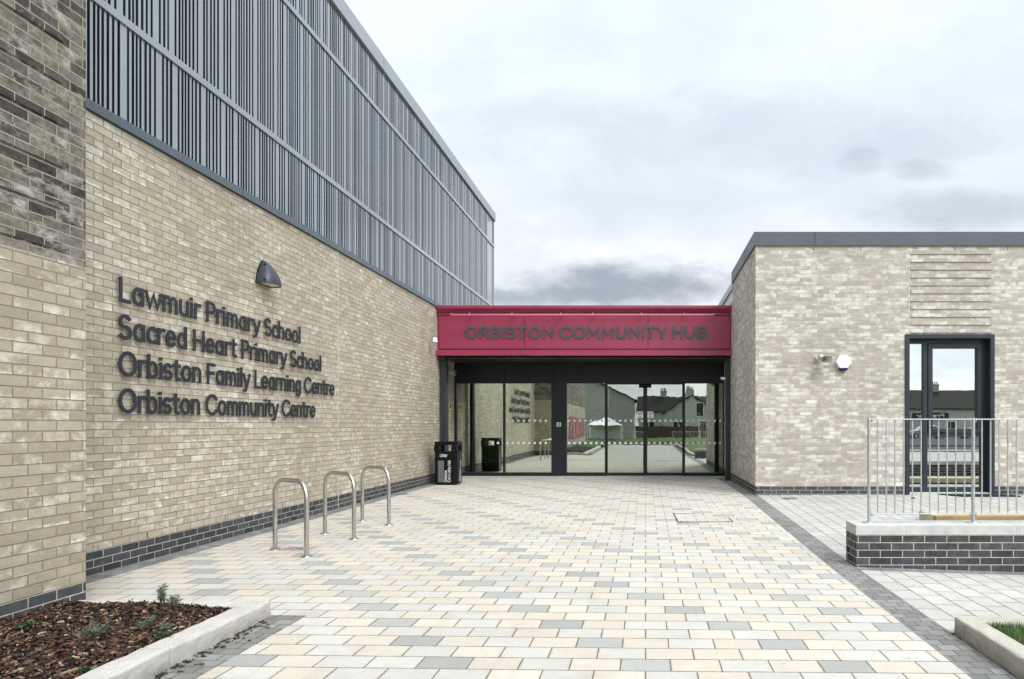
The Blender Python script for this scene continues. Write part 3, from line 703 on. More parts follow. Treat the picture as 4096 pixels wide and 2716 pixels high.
# ------------------------------------------------------------------ horn speaker, alarm box, cameras, small signs
hx, hz = 3.352, 2.655
hs = thing('horn_speaker', 'small cream square mouthed horn loudspeaker on the pale brick wall', 'loudspeaker', (hx, RY, hz))
ax = Vector((.28, -.75, -.42)).normalized(); sidev = ax.cross(Vector((0, 0, 1))).normalized(); upv = sidev.cross(ax)
prof = [(.0, .048), (.10, .052), (.15, .062), (.19, .085), (.215, .105), (.22, .112), (.214, .106), (.18, .075), (.12, .042), (.04, .03)]
vs = []; n = 28; o_ = Vector((hx-.03, RY-.06, hz+.05))
for dd, r_ in prof:
    sq = min(1, max(0, (dd-.08)/.1))
    for j in range(n):
        a = 2*math.pi*j/n; e = 1-.42*sq
        vs.append(o_+ax*dd+sidev*(r_*1.08*math.copysign(abs(math.cos(a))**e, math.cos(a)))+upv*(r_*.86*math.copysign(abs(math.sin(a))**e, math.sin(a))))
mb = MB(); mb.add(vs, [(i*n+j, i*n+(j+1) % n, (i+1)*n+(j+1) % n, (i+1)*n+j) for i in range(len(prof)-1) for j in range(n)], True)
mb.add(vs[:n], [tuple(range(n))]); mb.build('horn', 'cream_plastic', hs)
MB().tube([o_+ax*.05, o_+ax*.165], [.028, .022], 14).build('core', 'cream_plastic', hs)
MB().tube([o_+ax*.1651, o_+ax*.168], .016, 12).build('throat', 'void_black', hs)
MB().box(hx-.115, hx-.085, RY-.09, RY-.001, hz-.01, hz+.03).box(hx-.09, hx-.03, RY-.075, RY-.05, hz+.0, hz+.02).box(hx-.13, hx-.07, RY-.012, RY-.001, hz-.04, hz+.06).build('bracket', 'cream_plastic', hs)
axx, axz = 3.765, 2.58
ab = thing('alarm_box', 'white hexagonal alarm box with dark blue base on the pale brick wall', 'alarm box', (axx, RY, axz))
hexa = [(-.072, .148), (.072, .148), (.148, .01), (.062, -.132), (-.062, -.132), (-.148, .01)]
def lerp_hex(s): return [(axx+a*s, axz+b*s+.01*(1-s)) for a, b in hexa]
mb = MB(); h0, h1, h2 = lerp_hex(1), lerp_hex(1.0), lerp_hex(.90)
vs = [(a, RY-.005, b) for a, b in h0]+[(a, RY-.05, b) for a, b in h1]+[(a, RY-.075, b) for a, b in h2]
mb.add(vs, [(i, (i+1) % 6, 6+(i+1) % 6, 6+i) for i in range(6)]+[(6+i, 6+(i+1) % 6, 12+(i+1) % 6, 12+i) for i in range(6)]+[(12, 13, 14, 15, 16, 17)])
mb.build('cover', 'white_plastic', ab, bevel=.004)
MB().prism([(axx-.085, axz-.098), (axx+.085, axz-.098), (axx+.06, axz-.142), (axx+.02, axz-.158), (axx-.03, axz-.158), (axx-.065, axz-.142)], lambda a, b, t: (a, t, b), RY-.004, RY-.082).build('strobe_lens', 'blue_lens', ab, bevel=.003)
cc = thing('security_camera', 'white bullet security camera on the brick wall below the canopy', 'camera', (WX, 17.62, 2.72))
MB().box(WX, WX+.03, 17.55, 17.69, 2.66, 2.80).build('wall_plate', 'cream_plastic', cc, bevel=.006)
MB().tube([(WX+.02, 17.62, 2.76), (WX+.14, 17.58, 2.74), (WX+.23, 17.54, 2.72)], [.05, .062, .058], 16).build('housing', 'cream_plastic', cc)
MB().tube([(WX+.225, 17.54, 2.722), (WX+.25, 17.52, 2.715)], .040, 14).build('lens', 'void_black', cc)
da = thing('dome_aerial', 'small white dome aerial on an angled bracket beside the red fascia', 'aerial', (WX, 16.15, 3.35))
MB().box(WX+.002, WX+.014, 16.08, 16.13, 3.08, 3.36).box(WX+.014, WX+.20, 16.085, 16.125, 3.335, 3.347).build('bracket', 'galvanised', da)
MB().lathe([(.055, 0), (.056, .05), (.045, .09), (.022, .115), (.001, .122)], (WX+.145, 16.105, 3.348), 18).build('dome', 'white_plastic', da)
pe = thing('dome_camera', 'tiny white dome light fixed to the right canopy column', 'camera', (1.96, 16.9, 2.56))
MB().lathe([(.001, -.05), (.04, -.04), (.07, -.012), (.075, 0), (.075, .02), (.001, .02)], (1.93, 16.92, 2.555), 18).build('dome', 'white_plastic', pe)
MB().box(1.90, 1.984, 16.89, 16.95, 2.576, 2.60).build('arm', 'frame_black', pe)
ys = thing('safety_sign', 'narrow yellow safety sign on brick behind the left canopy column', 'sign', (WX, 17.85, 2.0))
MB().box(WX+.001, WX+.006, 17.76, 17.96, 1.62, 1.99).build('panel', 'sign_yellow', ys)
MB().box(WX+.0065, WX+.008, 17.80, 17.92, 1.83, 1.95).box(WX+.0065, WX+.008, 17.78, 17.94, 1.745, 1.775).box(WX+.0065, WX+.008, 17.79, 17.93, 1.67, 1.69).build('print', 'ink', ys)
bs = thing('fire_door_sign', 'small white square sign with blue disc on the solid black panel', 'sign', (-2.31, GY-.06, 1.41))
MB().box(-2.372, -2.262, GY-.052, GY-.047, 1.355, 1.462).build('panel', 'paper', bs)
MB().prism([(-2.317+.044*math.cos(q*math.pi/12), 1.408+.044*math.sin(q*math.pi/12)) for q in range(24)], lambda a, b, t: (a, t, b), GY-.0525, GY-.055).build('disc', 'sign_blue', bs)
MB().box(-2.34, -2.294, GY-.057, GY-.0555, 1.412, 1.420).box(-2.345, -2.289, GY-.057, GY-.0555, 1.398, 1.405).build('print', 'paper', bs)
# school crossing lollipop standing inside the lobby
lo = thing('crossing_stick', 'school crossing lollipop with green STOP disc standing inside the right lobby pane', 'sign', (1.80, 18.75, .03))
LX, LY = 1.82, 18.75
MB().tube([(LX-.12, LY, .03), (LX, LY, 1.50)], .016, 10).build('pole', 'hivis_pole', lo)
def disc(cx, cz, r, y0, y1, n=32): return MB().prism([(cx+r*math.cos(2*math.pi*q/n), cz+r*math.sin(2*math.pi*q/n)) for q in range(n)], lambda a, b, t: (a, t, b), y0, y1)
disc(LX, 1.72, .235, LY-.02, LY-.008).build('disc', 'lollipop_green', lo)
tx = MB(); f3 = lambda a, b, t: (a, LY-.021-t, b)
lettering(None, 'STOP', LX-.155, 1.775, .095, .31, .018, f3, 0, .002, 'ink', one=tx, gap=.2)
tx.box(LX-.17, LX+.17, LY-.023, LY-.021, 1.69, 1.735)
for ox in (-.04, .05):
    tx.box(LX+ox-.01, LX+ox+.012, LY-.023, LY-.021, 1.575, 1.63); disc_ = [(LX+ox+.014*math.cos(q), 1.648+.014*math.sin(q)) for q in [k*math.pi/5 for k in range(10)]]
    tx.prism(disc_, lambda a, b, t: (a, t, b), LY-.021, LY-.023); tx.box(LX+ox-.03, LX+ox-.018, LY-.023, LY-.021, 1.53, 1.575).box(LX+ox+.018, LX+ox+.03, LY-.023, LY-.021, 1.53, 1.575)
tx.build('disc_print', 'ink', lo)

# ------------------------------------------------------------------ litter bin
bz = zf(-4.6, 15.9)
bn_ = thing('litter_bin', 'black metal litter bin with white lettering standing by the brick wall', 'litter bin', (-4.63, 16.04, bz), R(0))
hw, hd, ch = .265, .245, .05
def octp(s=1.0, e=0.0): return [(-hw-e, -hd-e+ch), (-hw-e+ch, -hd-e), (hw+e-ch, -hd-e), (hw+e, -hd-e+ch), (hw+e, hd+e-ch), (hw+e-ch, hd+e), (-hw-e+ch, hd+e), (-hw-e, hd+e-ch)]
V = lambda a, b, t: (a, b, t)
mb = MB(); mb.prism(octp(), V, .03, .775).prism(octp(1, -.03), V, .0, .03)
for sx_ in (-1, 1):
    for sy_ in (-1, 1):
        mb.box(min(sx_*hw, sx_*(hw-.13)), max(sx_*hw, sx_*(hw-.13)), min(sy_*(hd), sy_*(hd-.13)), max(sy_*(hd), sy_*(hd-.13)), .775, .925)
mb.prism(octp(), V, .925, .985)
mb.build('body', 'bin_black', bn_, local=True, bevel=.003)
MB().prism(octp(1, .015), V, .985, 1.005).build('lid', 'bin_black', bn_, local=True, bevel=.004)
tx = MB(); ff = lambda a, b, t: (a, -hd-t, b)
lettering(None, 'Litter', -.125, .655, .066, .165, .0095, ff, .0, .002, 'x', one=tx)
fv = lambda a, b, t: (.0+b, -hd-t, a)     # reading upwards
fvr = lambda a, b, t: (-b, -hd-t, a)
lettering(None, 'Orbiston', .07, -.035, .062, .27, .0085, fvr, .0, .002, 'x', one=tx)
lettering(None, 'Community Hub', .07, -.115, .062, .50, .0085, fvr, .0, .002, 'x', one=tx)
tx.build('lettering', 'bin_print', bn_, local=True)
MB().box(-.17, -.035, -hd-.004, -hd-.0005, .07, .565).build('grille', 'bin_grille', bn_, local=True)
mb = MB()
for r_ in range(9):
    for c_ in range(6): mb.box(-.162+.021*c_, -.152+.021*c_, -hd-.006, -hd-.0045, .095+.053*r_, .104+.053*r_)
mb.build('grille_hole', 'void_black', bn_, local=True)
tx = MB(); fs2 = lambda a, b, t: (hw+t, -b, a)
lettering(None, 'Orbiston', .07, -.03, .05, .27, .010, fs2, 0, .002, 'x', one=tx); lettering(None, 'Community Hub', .07, -.10, .05, .50, .010, fs2, 0, .002, 'x', one=tx)
tx.build('side_lettering', 'bin_print', bn_, local=True)

# ------------------------------------------------------------------ cycle stands
def hoop(name, label):
    t_ = thing(name, label, 'cycle stand', (0, 0, 0), group='steel cycle stands by the brick wall')
    L2, H, r_ = .335, .79, .185
    pts = [(-L2, 0, -.02), (-L2, 0, .3), (-L2, 0, H-r_)]+[(-L2+r_-r_*math.cos(R(a)), 0, H-r_+r_*math.sin(R(a))) for a in range(9, 90, 9)]
    pts += [(-L2+r_, 0, H), (0, 0, H)]; pts += [(-p[0], p[1], p[2]) for p in pts[:-1]][::-1]
    MB().tube(pts, .0245, 18).build('hoop', 'steel', t_, local=True)
    for s_ in (-1, 1): MB().lathe([(.001, .006), (.055, .006), (.058, .003), (.058, -.01)], (s_*L2, 0, .002), 24).build('base_flange', 'steel', t_, local=True)
    return t_
h0 = hoop('cycle_stand', 'nearest steel hoop cycle stand, with a pink cable lock at its foot')
for i, (xa, ya, xb, yb, lab) in enumerate(((-4.13, 7.61, -3.585, 7.22, None), (-4.10, 8.73, -3.556, 8.33, 'middle of the three steel hoop cycle stands'),
                                           (-4.105, 9.90, -3.574, 9.50, 'farthest steel hoop cycle stand, nearest the litter bin'))):
    o = h0 if i == 0 else copy_tree(h0)
    if lab: o['label'] = lab
    o.location = ((xa+xb)/2, (ya+yb)/2, zf((xa+xb)/2, (ya+yb)/2)); o.rotation_euler.z = math.atan2(yb-ya, xb-xa)
ck = thing('cable_lock', 'pink cable lock lying round the foot of the nearest cycle stand', 'cable lock', (-4.1, 7.6, 0))
cx, cy = -4.13, 7.61; zg = zf(cx, cy)+.012
pts = [(cx+.03, cy+.035, zg+.004), (cx-.02, cy+.04, zg+.006), (cx-.045, cy, zg+.006), (cx-.02, cy-.045, zg+.004), (cx+.04, cy-.055, zg), (cx+.12, cy-.06, zg), (cx+.20, cy-.03, zg+.006), (cx+.25, cy-.01, zg+.02)]
MB().tube(pts, .0042, 8).tube([(cx+.03, cy+.035, zg+.004), (cx+.10, cy+.03, zg), (cx+.19, cy+.01, zg+.008), (cx+.25, cy-.005, zg+.02)], .0042, 8).build('cable', 'cable_pink', ck)
MB().tube([(cx+.245, cy-.008, zg+.022), (cx+.31, cy, zg+.008)], .015, 12).build('lock_barrel', 'steel', ck)

# ------------------------------------------------------------------ planters
def kerb(name, label, mat, runs, zt, gap=.004):
    t_ = thing(name, label, 'kerb', (runs[0][0], runs[0][2], 0))
    for (x0, x1, y0, y1, n, axis) in runs:
        for k in range(n):
            if axis == 'y': a = (x0, x1, y0+(y1-y0)*k/n+gap/2, y0+(y1-y0)*(k+1)/n-gap/2)
            else: a = (x0+(x1-x0)*k/n+gap/2, x0+(x1-x0)*(k+1)/n-gap/2, y0, y1)
            j = random.uniform(-.003, .003)
            ks = MB().box(a[0]+j, a[1]+j, a[2], a[3], -.35, zt+random.uniform(-.003, .003)).build('kerb_stone', mat, t_, bevel=.015)
            bm = bmesh.new(); bm.from_mesh(ks.data); bmesh.ops.subdivide_edges(bm, edges=[e for e in bm.edges if e.calc_length() > .1], cuts=14, use_grid_fill=True)
            for v in bm.verts:
                w_ = v.co+WL[t_]; v.co += .0055*noise.noise_vector(w_*9)+.003*noise.noise_vector(w_*31)
            bm.to_mesh(ks.data); bm.free()
    return t_
kerb('planter_kerb', 'pale stone kerb edging the bark mulch bed', 'kerb_granite', [(-2.93, -2.757, -5.03, 4.87, 11, 'y'), (-4.185, -2.757, 4.872, 5.04, 2, 'x')], .106)
kerb('planter_kerb', 'tan stone kerb edging the grass bed at lower right', 'kerb_tan', [(2.15, 2.295, -9.9, 4.62, 16, 'y'), (2.15, 8.0, 4.622, 4.77, 6, 'x')], .066)
mb = MB(); sheet(mb, -4.19, -2.93, -5, 4.872, 0, .15, lambda x, y: .065+.02*math.sin(x*5)*math.sin(y*4.3)+.055*max(0, 1-abs(x+4.19)/.8)+.022*max(0, 1-abs(y-4.87)/.3)); tag(mb.build('soil_bed', 'soil'), kind='structure')
mb = MB(); sheet(mb, 2.295, 8.0, -9.9, 4.62, .03, .5, lambda x, y: 0); tag(mb.build('grass_bed', 'lawn'), kind='structure')
mb = MB(); sheet(mb, -4.19, -2.93, -10, -5.0, .05, .5, lambda x, y: 0); tag(mb.build('lawn_strip', 'lawn'), kind='structure')
mb = MB(); rng = random.Random(3)
for k in range(19000):
    y = 4.86-2.6*rng.random()**1.25; x = rng.uniform(-4.18, -2.935)
    z = .065+.02*math.sin(x*5)*math.sin(y*4.3)+.055*max(0, 1-abs(x+4.19)/.8)+.022*max(0, 1-abs(y-4.87)/.3)+rng.uniform(-.004, .028)
    l = rng.uniform(.006, .027)*(2.0 if rng.random() < .1 else 1); w = rng.uniform(.0025, .0085); h = rng.uniform(.002, .006)
    M_ = Matrix.Translation((x, y, z)) @ Matrix.Rotation(rng.uniform(0, 6.28), 4, 'Z') @ Matrix.Rotation(rng.gauss(0, .35), 4, 'Y') @ Matrix.Rotation(rng.gauss(0, .5), 4, 'X')
    q = [M_ @ Vector(v) for v in ((-l, -w, 0), (-l*.7, w, h), (l*.8, w*.8, h), (l, -w*.5, 0), (-l, -w, -h), (l, -w*.5, -h))]
    mb.add(q, [(0, 1, 2, 3), (4, 5, 3, 0), (4, 5, 2, 1)])
for k in range(160):      # crumbs spilled on the kerb foot and border
    y = rng.uniform(2.9, 4.9); x = -2.74+abs(rng.gauss(0, .05)); l = rng.uniform(.006, .022); w = l*.4
    M_ = Matrix.Translation((x, y, zf(x, y)+.006)) @ Matrix.Rotation(rng.uniform(0, 6.28), 4, 'Z')
    q = [M_ @ Vector(v) for v in ((-l, -w, 0), (-l*.7, w, .004), (l*.8, w*.8, .006), (l, -w*.5, 0), (-l, -w, -.004), (l, -w*.5, -.004))]
    mb.add(q, [(0, 1, 2, 3), (4, 5, 3, 0), (4, 5, 2, 1)])
tag(mb.build('bark_mulch', 'bark'), 'dark brown bark chip mulch filling the raised bed', 'mulch', kind='stuff')
mb = MB(); rng = random.Random(5)
for k in range(9000):
    x = 2.30+2.2*rng.random()**1.3; y = 4.62-1.9*rng.random()**1.2; a = rng.uniform(0, 6.28); h = rng.uniform(.02, .07); w = .0025; ln = rng.uniform(.005, .05)
    dx_, dy_ = math.cos(a), math.sin(a)
    mb.add([(x-dy_*w, y+dx_*w, .025), (x+dy_*w, y-dx_*w, .025), (x+dx_*ln*.4+dy_*w*.7, y+dy_*ln*.4-dx_*w*.7, .025+h*.6), (x+dx_*ln*.4-dy_*w*.7, y+dy_*ln*.4+dx_*w*.7, .025+h*.6), (x+dx_*ln, y+dy_*ln, .025+h)], [(0, 1, 2, 3), (3, 2, 4)])
tag(mb.build('grass', 'grass_blade'), 'short green grass filling the kerbed bed at lower right', 'grass', kind='stuff')

def shrub(label, x, y, stems, hgt, mat, seed, spread=.5, name='lavender_plant', leafl=.028, lw=.0028):
    r_ = random.Random(seed); z = .072+.02*math.sin(x*5)*math.sin(y*4.3)+.055*max(0, 1-abs(x+4.19)/.8)+.022*max(0, 1-abs(y-4.87)/.3)
    t_ = thing(name, label, 'plant', (x, y, z), group='young plants in the mulch bed')
    st, lf = MB(), MB()
    for s_ in range(stems):
        a = r_.uniform(0, 6.28); l = hgt*r_.uniform(.55, 1); tilt = r_.uniform(.05, spread)
        p0 = Vector((x+r_.uniform(-.02, .02), y+r_.uniform(-.02, .02), z)); pts = [p0]
        for k in range(1, 6): pts.append(p0+Vector((math.cos(a)*tilt*l*k/5, math.sin(a)*tilt*l*k/5, l*(k/5)*(1-.25*tilt*k/5)+r_.uniform(-.004, .004))))
        st.tube(pts, [.0028, .0025, .0022, .002, .0016, .0012], 5)
        for k in range(2, int(44*l/.12)+10):
            q = r_.uniform(.25, 1.0); i = min(4, int(q*5)); p = pts[i].lerp(pts[i+1], q*5-i)
            b = r_.uniform(0, 6.28); up = r_.uniform(.2, 1.1); d_ = Vector((math.cos(b), math.sin(b), up)).normalized(); n_ = d_.cross(Vector((r_.gauss(0, 1), r_.gauss(0, 1), r_.gauss(0, 1)))).normalized()
            L = leafl*r_.uniform(.6, 1.2)
            lf.add([p, p+d_*L*.5+n_*lw, p+d_*L, p+d_*L*.5-n_*lw], [(0, 1, 2, 3)])
    st.build('stem', 'stem', t_); lf.build('foliage', mat, t_)
def g_at(px, py, z=.08):     # a point of the bed from its place in the photograph (D pixels)
    Y = (EYE-z)*1577/(py-981); return (px-1491)*Y/1577, Y
for lab, px_, py_, n_, h_, mt, sd_, sp_, lf_ in (
    ('tallest lavender plant with upright sprigs near the back kerb', 372, 1410, 9, .16, 'leaf_grey', 1, .35, .026),
    ('bushy lavender sprig beside the tallest plant, nearest the kerb corner', 402, 1412, 12, .085, 'leaf_grey', 2, .8, .024),
    ('grey lavender clump in the middle of the mulch bed', 205, 1475, 16, .13, 'leaf_grey', 3, .8, .028),
    ('silvery lavender sprig right of the middle clump', 333, 1455, 9, .10, 'leaf_grey', 4, .7, .026),
    ('flat silvery lavender sprig close to the side kerb', 383, 1455, 7, .065, 'leaf_grey', 5, 1.2, .026),
    ('dark green leafy weed at the left of the mulch bed', 57, 1468, 10, .045, 'leaf_green', 8, 1.6, .03),
    ('small green weed beside the front kerb at the bottom', 205, 1552, 6, .035, 'leaf_green', 10, 1.5, .03),
    ('single upright green weed leaf by the side kerb', 378, 1482, 4, .05, 'leaf_green', 11, .5, .035)):
    x_, y_ = g_at(px_, py_)
    shrub(lab, x_, y_, n_, h_, mt, sd_, sp_, 'lavender_plant' if mt == 'leaf_grey' else 'weed', lf_, .0019 if mt == 'leaf_grey' else .0055)

# ------------------------------------------------------------------ low wall with railing
lw = thing('low_wall', 'low dark brick wall with pale stone coping carrying a railing', 'wall', (2.13, 6.95, 0))
MB().box(2.135, 12, 6.925, 7.265, -.4, .281).build('brickwork', 'engineering_brick', lw)
xs = [2.13, 2.633, 3.753, 4.87, 5.99, 7.11, 8.23, 12]
for a, b in zip(xs[:-1], xs[1:]): MB().box(a+.004, b-.004, 6.92, 7.27, .282, .382).build('coping_stone', 'coping_stone', lw, bevel=.004)
for a in xs[1:-1]: MB().box(a-.004, a+.004, 6.924, 7.266, .284, .379).build('coping_mortar', 'sealant', lw)
rl = thing('metal_railing', 'galvanised steel railing with round balusters on the low wall coping', 'railing', (2.32, 7.09, .382))
posts = [2.32, 3.402, 4.484, 5.566, 6.648]
for x_ in posts:
    p_ = MB().box(x_-.009, x_+.009, 7.065, 7.115, .39, 1.468).build('post', 'galvanised', rl, bevel=.002)
    MB().lathe([(.001, .392), (.066, .392), (.07, .388), (.07, .382)], (x_, 7.09, 0), 26).build('base_plate', 'galvanised', p_)
for a, b in zip(posts[:-1], posts[1:]):
    MB().box(a+.012, b-.012, 7.07, 7.11, 1.452, 1.462).build('top_rail', 'galvanised', rl, bevel=.002)
    MB().box(a+.012, b-.012, 7.07, 7.11, .472, .482).build('bottom_rail', 'galvanised', rl, bevel=.002)
    for xq in (a+.03, b-.03):
        for zq in (.477, 1.457): MB().tube([(xq, 7.09, zq-.028), (xq, 7.09, zq+.012)], .009, 8).build('clamp_bolt', 'steel', rl)
    for k in range(11):
        x_ = a+.091+.0902*k; MB().tube([(x_, 7.09, .482), (x_, 7.09, 1.452)], .0075, 10).build('baluster', 'galvanised', rl)
for (k, zz) in ((5, .44), (10, .47), (10, .53)):
    x_ = posts[0]+.091+.0902*(k-1)
    tie = MB().tube([(x_-.012, 7.09, zz+.2), (x_+.02, 7.08, zz+.2)], .008, 6).build('cable_tie', 'rubber', rl)

# ------------------------------------------------------------------ timber platform, mat, covers
tp = thing('timber_platform', 'low timber platform of thick planks lying on pale paving behind the railing', 'platform', (4.06, 9.5, 0))
zt = .125
for k in range(6): MB().box(4.06+random.uniform(-.01, .01), 10, 9.54+.102*k, 9.54+.102*k+.094, zt-.115, zt+random.uniform(-.002, .002)).build('plank', 'timber' if k == 0 else 'decking', tp, bevel=.004)
dm = thing('door_mat', 'black rubber mat on the paving below the tall dark window', 'mat', (6.1, 12.8, .08))
z_ = zf(6.1, 12.9); MB().prism([(5.60, 13.0), (6.75, 13.0), (6.95, 12.70), (5.90, 12.70)], lambda a, b, t: (a, b, t), z_+.004, z_+.02).build('pad', 'mat_rubber', dm)
MB().prism([(5.58, 13.02), (6.77, 13.02), (6.98, 12.68), (5.88, 12.68)], lambda a, b, t: (a, b, t), z_-.004, z_+.009).build('edging', 'rubber', dm)
mc = thing('inspection_cover', 'rectangular paver filled inspection cover in the block paving before the doors', 'cover', (.85, 10.3, 0), R(2))
mb = MB(); a, b, w = .385, .45, .017
for q in ((-a, a, -b-w, -b), (-a, a, b, b+w), (-a-w, -a, -b-w, b+w), (a, a+w, -b-w, b+w)): mb.box(q[0], q[1], q[2], q[3], -.05, .004+zf(.85, 10.3)-0)
mb.build('frame_edge', 'lamp_metal', mc, local=True)
MB().box(a-.05, a-.02, b-.06, b-.03, -.03, .005+zf(.85, 10.3)).box(-a+.02, -a+.05, -b+.03, -b+.06, -.03, .005+zf(.85, 10.3)).build('key_hole', 'steel', mc, local=True)
for (x_, y_, w_, l_, lab) in ((-4.85, 13.6, .2, .2, 'small dark access cover in the sett border by the left wall'), (2.63, 12.45, .24, .16, 'small steel access cover in pale paving before the right building')):
    t_ = thing('access_cover', lab, 'cover', (x_, y_, zf(x_, y_)))
    MB().lathe([(.001, .008), (w_*.5, .008), (w_*.52, .004), (w_*.52, -.01)], (x_, y_, zf(x_, y_)), 24).build('lid', 'grey_cladding', t_)
    mb = MB(); mb.tube([(x_+w_*.55*math.cos(q*math.pi/14), y_+w_*.55*math.sin(q*math.pi/14), zf(x_, y_)+.004) for q in range(28)], .006, 6, closed=True); mb.build('ring', 'steel', t_)

# ================================================================== street behind the photographer (mirrored in the glass)
def house(label, x0, x1, y0, y1, eave, ridge, wall, along='x', chim=(.25, .75), name='house', wins=4):
    t_ = thing(name, label, 'house', ((x0+x1)/2, y1, 0), group='houses across the road')
    z0 = -.3; o = .25
    w = MB().box(x0, x1, y0, y1, z0, eave)
    if along == 'x':
        ym = (y0+y1)/2
        w.prism([(y0, eave), (y1, eave), (ym, ridge-.1)], lambda a, b, t: (t, a, b), x0, x1); w.build('wall', wall, t_)
        rf = MB()
        for (ya, yb) in ((y1+o, ym), (y0-o, ym)):
            e_ = eave-o*(ridge-eave)/(ym-y0)
            rf.add([(x0-o, ya, e_), (x1+o, ya, e_), (x1+o, yb, ridge), (x0-o, yb, ridge), (x0-o, ya, e_+.12), (x1+o, ya, e_+.12), (x1+o, yb, ridge+.12), (x0-o, yb, ridge+.12)], [(0, 1, 2, 3), (4, 5, 6, 7), (0, 1, 5, 4), (1, 2, 6, 5), (3, 0, 4, 7)])
    else:
        xm = (x0+x1)/2
        w.prism([(x0, eave), (x1, eave), (xm, ridge-.1)], lambda a, b, t: (a, t, b), y0, y1); w.build('wall', wall, t_)
        rf = MB(); e_ = eave-o*(ridge-eave)/(xm-x0)
        for (xa, xb) in ((x0-o, xm), (x1+o, xm)):
            rf.add([(xa, y0-o, e_), (xa, y1+o, e_), (xb, y1+o, ridge), (xb, y0-o, ridge), (xa, y0-o, e_+.12), (xa, y1+o, e_+.12), (xb, y1+o, ridge+.12), (xb, y0-o, ridge+.12)], [(0, 1, 2, 3), (4, 5, 6, 7), (0, 1, 5, 4), (1, 2, 6, 5), (3, 0, 4, 7)])
    rf = rf.build('roof', 'roof_tile', t_)
    for c in chim:
        cx_ = x0+(x1-x0)*c; cy_ = (y0+y1)/2
        m_ = MB().box(cx_-.5, cx_+.5, cy_-.35, cy_+.35, ridge-.5, ridge+.85).box(cx_-.55, cx_+.55, cy_-.4, cy_+.4, ridge+.85, ridge+.97)
        for q in (-.3, 0, .3): m_.tube([(cx_+q, cy_, ridge+.97), (cx_+q, cy_, ridge+1.35)], .1, 8)
        m_.build('chimney', 'roughcast', rf)
    for k in range(wins):
        cx_ = x0+(x1-x0)*(k+.5)/wins; zb = .7
        for zb in ((.7, 3.0) if eave > 4 else (.7,)):
            if zb+1.2 > eave: continue
            f_ = MB().box(cx_-.7, cx_+.7, y1, y1+.06, zb, zb+1.2).build('window', 'white_plastic', t_)
            MB().box(cx_-.6, cx_-.04, y1+.061, y1+.07, zb+.1, zb+1.1).box(cx_+.04, cx_+.6, y1+.061, y1+.07, zb+.1, zb+1.1).build('pane', 'glazing_dark', f_)
    return t_
house('tall roughcast gabled house nearest across the road', -17, -1.2, -48, -36, 4.1, 7.8, 'roughcast', 'y', (.5,), wins=3)
house('grey terraced house with two chimneys beyond the brown fence', -1, 11, -70, -62, 3.3, 5.6, 'house_render', 'x', (.3, .62))
house('gable fronted cream house between the terraces across the road', 2.5, 9.5, -60, -52, 2.9, 5.3, 'house_render', 'y', (.5,), wins=2)
house('dark roofed cottage behind the traffic signal', 11.5, 20, -66, -58, 2.7, 4.9, 'house_render', 'x', (.2, .8))
ter = house('long pale terrace with tiled roof mirrored in the tall window', 26, 60, -76, -66, 3.6, 6.2, 'house_render', 'x', (.22, .45, .7), wins=10)
tb = MB().box(36, 41, -65.99, -65.8, 2.2, 3.0).build('shop_sign', 'frame_slate', ter)
tx = MB(); lettering(None, 'Premier', 40.4, 2.38, .42, -3.8, .09, lambda a, b, t: (a, -65.8+t, b), 0, .02, 'x', one=tx); tx.build('shop_lettering', 'paper', tb)
fe = thing('timber_fence', 'brown close boarded timber fence behind the grass verge', 'fence', (0, -45, 0))
mb = MB(); x_ = -22.0
while x_ < 24: mb.box(x_, x_+.145, -45.03, -45, -.3, 1.22+random.uniform(-.02, .02)); x_ += .15
mb.build('board_panel', 'fence_timber', fe)
for k in range(10): MB().box(-22+5*k, -21.9+5*k, -45.14, -45.04, -.3, 1.3).build('post', 'fence_timber', fe)
gr = thing('guard_railing', 'galvanised pedestrian guard railing along the road edge behind the court', 'railing', (0, -14.2, 0))
for k in range(10):
    x_ = -14+2.0*k
    if -2.0 < x_ < 1: continue
    MB().box(x_-.025, x_+.025, -14.23, -14.17, -.3, .95).build('post', 'galvanised', gr)
    mb = MB().box(x_+.03, x_+1.97, -14.22, -14.18, .88, .92).box(x_+.03, x_+1.97, -14.22, -14.18, .0, .04)
    for q in range(14): mb.tube([(x_+.14+.13*q, -14.2, .04), (x_+.14+.13*q, -14.2, .88)], .009, 6)
    mb.build('panel', 'galvanised', gr)
ts = thing('traffic_signal', 'traffic signal with white edged black board at the road behind the railing', 'traffic light', (3.95, -13.0, -.2))
MB().tube([(3.95, -13.0, -.3), (3.95, -13.0, 2.9)], .06, 12).build('pole', 'galvanised', ts)
MB().box(3.62, 4.18, -12.92, -12.90, 1.95, 3.05).build('board_edge', 'white_plastic', ts); MB().box(3.66, 4.14, -12.899, -12.88, 1.99, 3.01).build('backing_board', 'void_black', ts)
mb = MB(); mb.box(3.78, 4.02, -12.879, -12.72, 2.05, 2.95); mb.build('signal_head', 'rubber', ts)
for zz, mt in ((2.8, 'glazing_dark'), (2.5, 'glazing_dark'), (2.2, 'signal_green')): disc(3.9, zz, .09, -12.719, -12.71, 20).build('lens', mt, ts)
tn_ = thing('white_marquee', 'small white peaked marquee tent on the grass by the fence', 'tent', (-4.5, -30, 0))
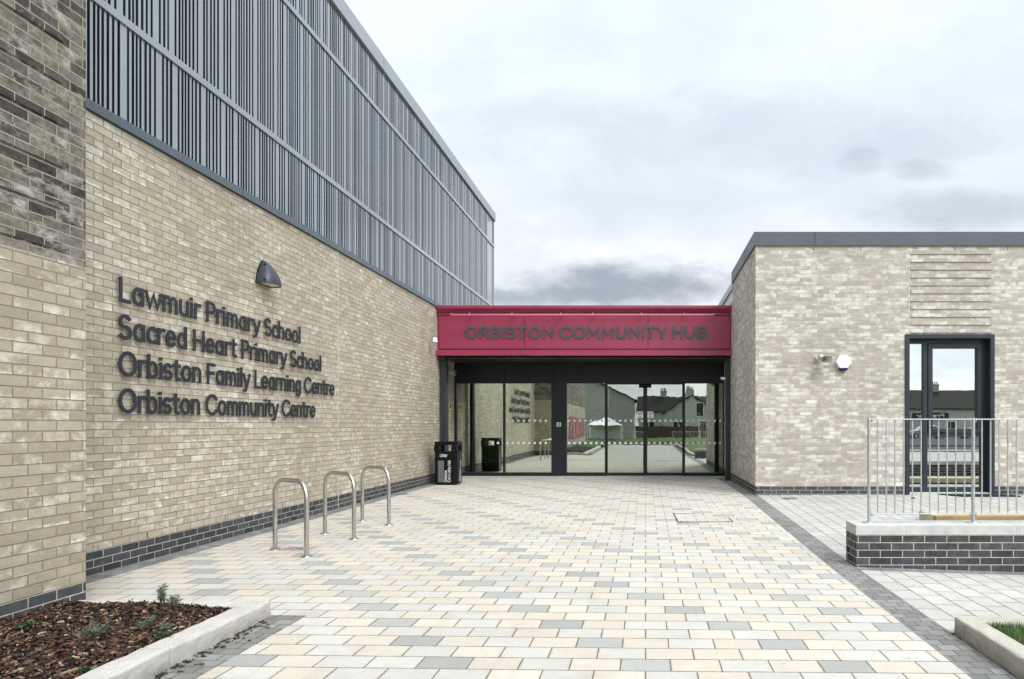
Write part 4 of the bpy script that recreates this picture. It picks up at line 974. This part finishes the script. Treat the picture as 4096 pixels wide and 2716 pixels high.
MB().add([(-5.6, -33, 1.35), (-2.3, -33, 1.35), (-2.3, -29.7, 1.35), (-5.6, -29.7, 1.35), (-3.95, -31.3, 2.25)], [(0, 1, 4), (1, 2, 4), (2, 3, 4), (3, 0, 4)]).build('canopy', 'tent_white', tn_)
for q in ((-5.6, -33), (-2.3, -33), (-2.3, -29.7), (-5.6, -29.7)): MB().tube([(q[0], q[1], -.3), (q[0], q[1], 1.35)], .05, 8).build('pole', 'tent_white', tn_)
MB().box(-5.6, -2.3, -33.02, -33, .0, 1.35).build('side_sheet', 'tent_white', tn_)
def car(label, x, y, rz, paint):
    t_ = thing('parked_car', label, 'car', (x, y, -.16), rz, 'cars parked across the road')
    body = [(-2.1, .35), (-2.15, .62), (-2.0, .88), (-1.25, .98), (-.55, 1.42), (.75, 1.46), (1.55, 1.02), (2.05, .92), (2.15, .6), (2.1, .35)]
    vs = []; 
    for sgn in (-1, 1):
        for a, b in body: vs.append((a, sgn*(.86 if b < 1.05 else .62), b))
    n = len(body); MB().add(vs, [tuple(range(n)), tuple(range(2*n-1, n-1, -1))]+[(i, (i+1) % n, n+(i+1) % n, n+i) for i in range(n)]).build('body', paint, t_, bevel=.05, local=True)
    for sgn in (-1, 1):
        MB().prism([(-1.05, 1.04), (-.5, 1.36), (.7, 1.4), (1.35, 1.05)], lambda a, b, t: (a, sgn*(.875-.60*(b-1.02)+t), b), -.02, .012).build('side_window', 'glazing_dark', t_, local=True)
        for wx in (-1.35, 1.35):
            wh = MB().tube([(wx, sgn*.70, .31), (wx, sgn*.88, .31)], .31, 20).build('wheel', 'rubber', t_, local=True); MB().tube([(wx, sgn*.86, .31), (wx, sgn*.89, .31)], .2, 14).build('rim', 'steel', wh, local=True)
    return t_
car('silver car parked across the road, mirrored in the tall window', 31.5, -50, R(8), 'car_paint_silver')
car('dark car parked beside the silver car across the road', 36.8, -49, R(4), 'car_paint_dark')
car('pale silver car parked beyond the dark car across the road', 41.8, -49.5, R(2), 'car_paint_silver')
